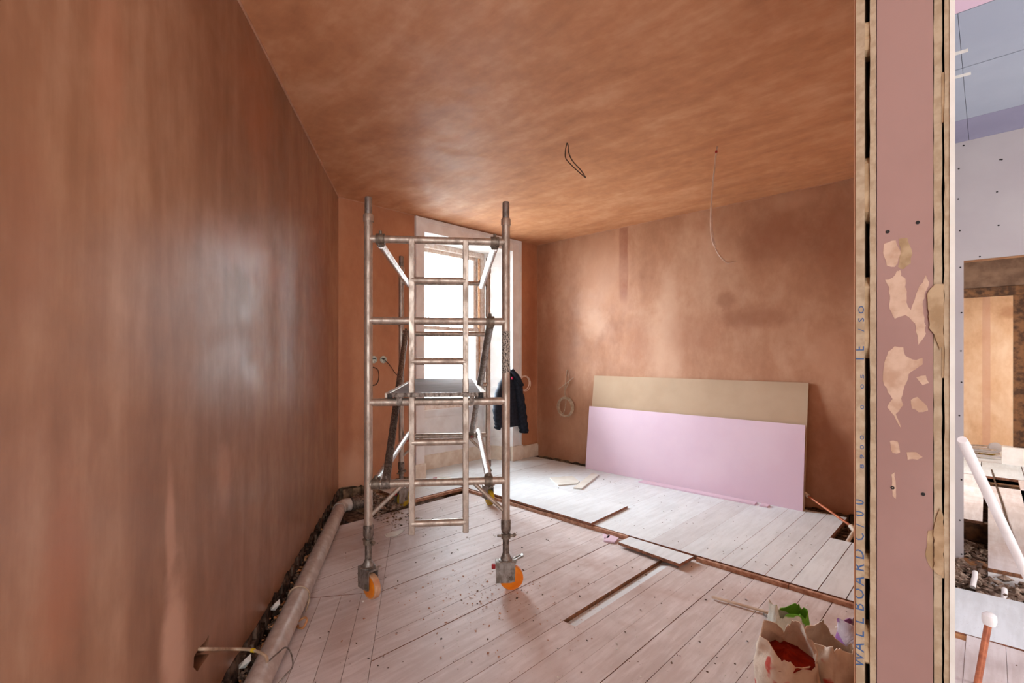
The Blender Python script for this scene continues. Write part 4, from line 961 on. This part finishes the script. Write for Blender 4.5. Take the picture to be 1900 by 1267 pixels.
# beyond the doorway
ff2 = thing('floor_far', (0, 0, 0), 'x', 'x'); del ff2['label'], ff2['category']; ff2['kind'] = 'structure'
MB().box(-1.2, 2.2, HYW, 11, -.4, -.3).build('sub_floor', M['rubbled'], ff2)
MB().box(-.6, 2.2, HYW+.02, HYW+.13, -.18, -.075).build('joist', M['orange'], ff2)
MB().box(-1.2, 2.2, 6.05, 6.13, -.2, -.03).build('joist', M['oldwood'], ff2)
MB().box(-1.2, 2.2, 8.0, 8.1, -.2, -.03).build('joist', M['oldwood'], ff2)
rubble('rubble', 500, lambda r: Vector((U(r, -.5, .05), U(r, 5.05, 6.0), U(r, -.3, -.2))), .015, .07, M['rubble'], 'rubble in open floor bay just beyond the doorway', 'rubble', 51)
for (x0, x1, y0, y1) in ((-.55, -.30, 5.98, 8.3), (-.295, -.035, 5.98, 8.3), (-.0, .245, 4.72, 7.7), (.255, .5, 5.3, 8.3), (.51, .78, 5.3, 8.3)):
    MB().prism([(x0, y0, -.028), (x1, y0+.02, -.028), (x1+(.05 if x0 == 0 else 0)-(.0), y1, -.028), (x0+.0, y1, -.028)], (0, 0, .026)).build('floorboard', M['board'], ff2)
MB().prism([(-.0, 4.715, -.12), (.245, 4.735, -.12), (.245, 4.76, -.12), (0, 4.74, -.12)], (0, 0, .09)).build('end_batten', M['white'], ff2)
for i in range(9): MB().box(-1.2+i*.38, -1.2+i*.38+.372, 8.31, 9.4, -.03, .0).build('floorboard', M['board2'], ff2)
MB().box(-1.2, 2.2, 9.41, 10.9, -.03, .0).build('floor_slab', M['board2'], ff2)
p0 = aty(1842, 868, 8.7)
tag(MB().tube(curve([atz(1840, 872, .01), atz(1848, 900, .01), atz(1858, 930, .012), atz(1868, 965, .012), atz(1880, 1000, .012)]), .008, 6).build('floor_crack_line', M['cabled'], None, True, origin=atz(1858, 930, 0)), 'dark crack line over the boards beyond the doorway', 'cable')  # thin tube added to draw the crack between boards
# pile of laths and the yellow tool
for i in range(9):
    y = 9.75+i*.07; z = .03+.022*(i % 4); a = Vector((-.75+.07*i, y, z)); b = Vector((pl-.10-.02*i, y+.06*((i*5) % 3-1), z+.01))
    o = MB().obox((a+b)/2, b-a, (0, 1, 0), (0, 0, 1), (b-a).length/2, .03, .01).build('lath', M['alu'] if i % 2 else M['greyb'], None, origin=(a+b)/2)
    tag(o, 'grey lath in the flat pile at foot of the far plaster wall', 'lath', 'laths in the far pile')
tb = atY(1832, 838, 7.2)
o = thing('power_tool', tb, 'yellow and grey power tool lying on the far pile of laths', 'tool')
MB().obox(tb, (1, 0, .1), (0, 1, 0), (0, 0, 1), .10, .05, .045, .02).build('motor_housing', M['yellow'], o, True)
MB().tube(curve([tb+Vector((-.10, 0, .02)), tb+Vector((-.17, 0, -.02)), tb+Vector((-.2, 0, -.08))]), .032, 10).build('handle', M['yellow'], o, True)
MB().lathe(tb+Vector((.08, 0, .07)), (.3, -1, .2), [(-.05, .03), (-.03, .075), (.03, .075), (.05, .04)], 18).build('guard', M['greyb'], o, True)
tb = atY(1850, 852, 7.15)
o = thing('small_power_tool', tb, 'second smaller yellow and grey tool right of the power tool', 'tool')
MB().obox(tb, (1, 0, -.2), (0, 1, 0), (0, 0, 1), .09, .045, .03, .012).build('body', M['yellow'], o, True)
MB().tube([tb+Vector((-.13, 0, .03)), tb+Vector((-.06, 0, .02))], .03, 10).build('nose', M['iron'], o, True)
MB().tube([tb+Vector((.07, 0, 0)), tb+Vector((.15, 0, -.02))], .028, 10).build('battery', M['iron'], o, True)
p = aty(1858, 871, 9.2); tag(MB().obox(p, (1, 0, 0), (0, 1, 0), (0, 0, 1), .06, .03, .025, .006).build('blue_box', simple('blue_plastic', (60, 74, 150), (50, 60, 130), 10, .5), None, origin=p), 'small blue box at the right end of the far lath pile', 'box')
# ------------------------------------------------------------------ tidy helper properties
for o in bpy.data.objects:
    if 'org' in o: del o['org']
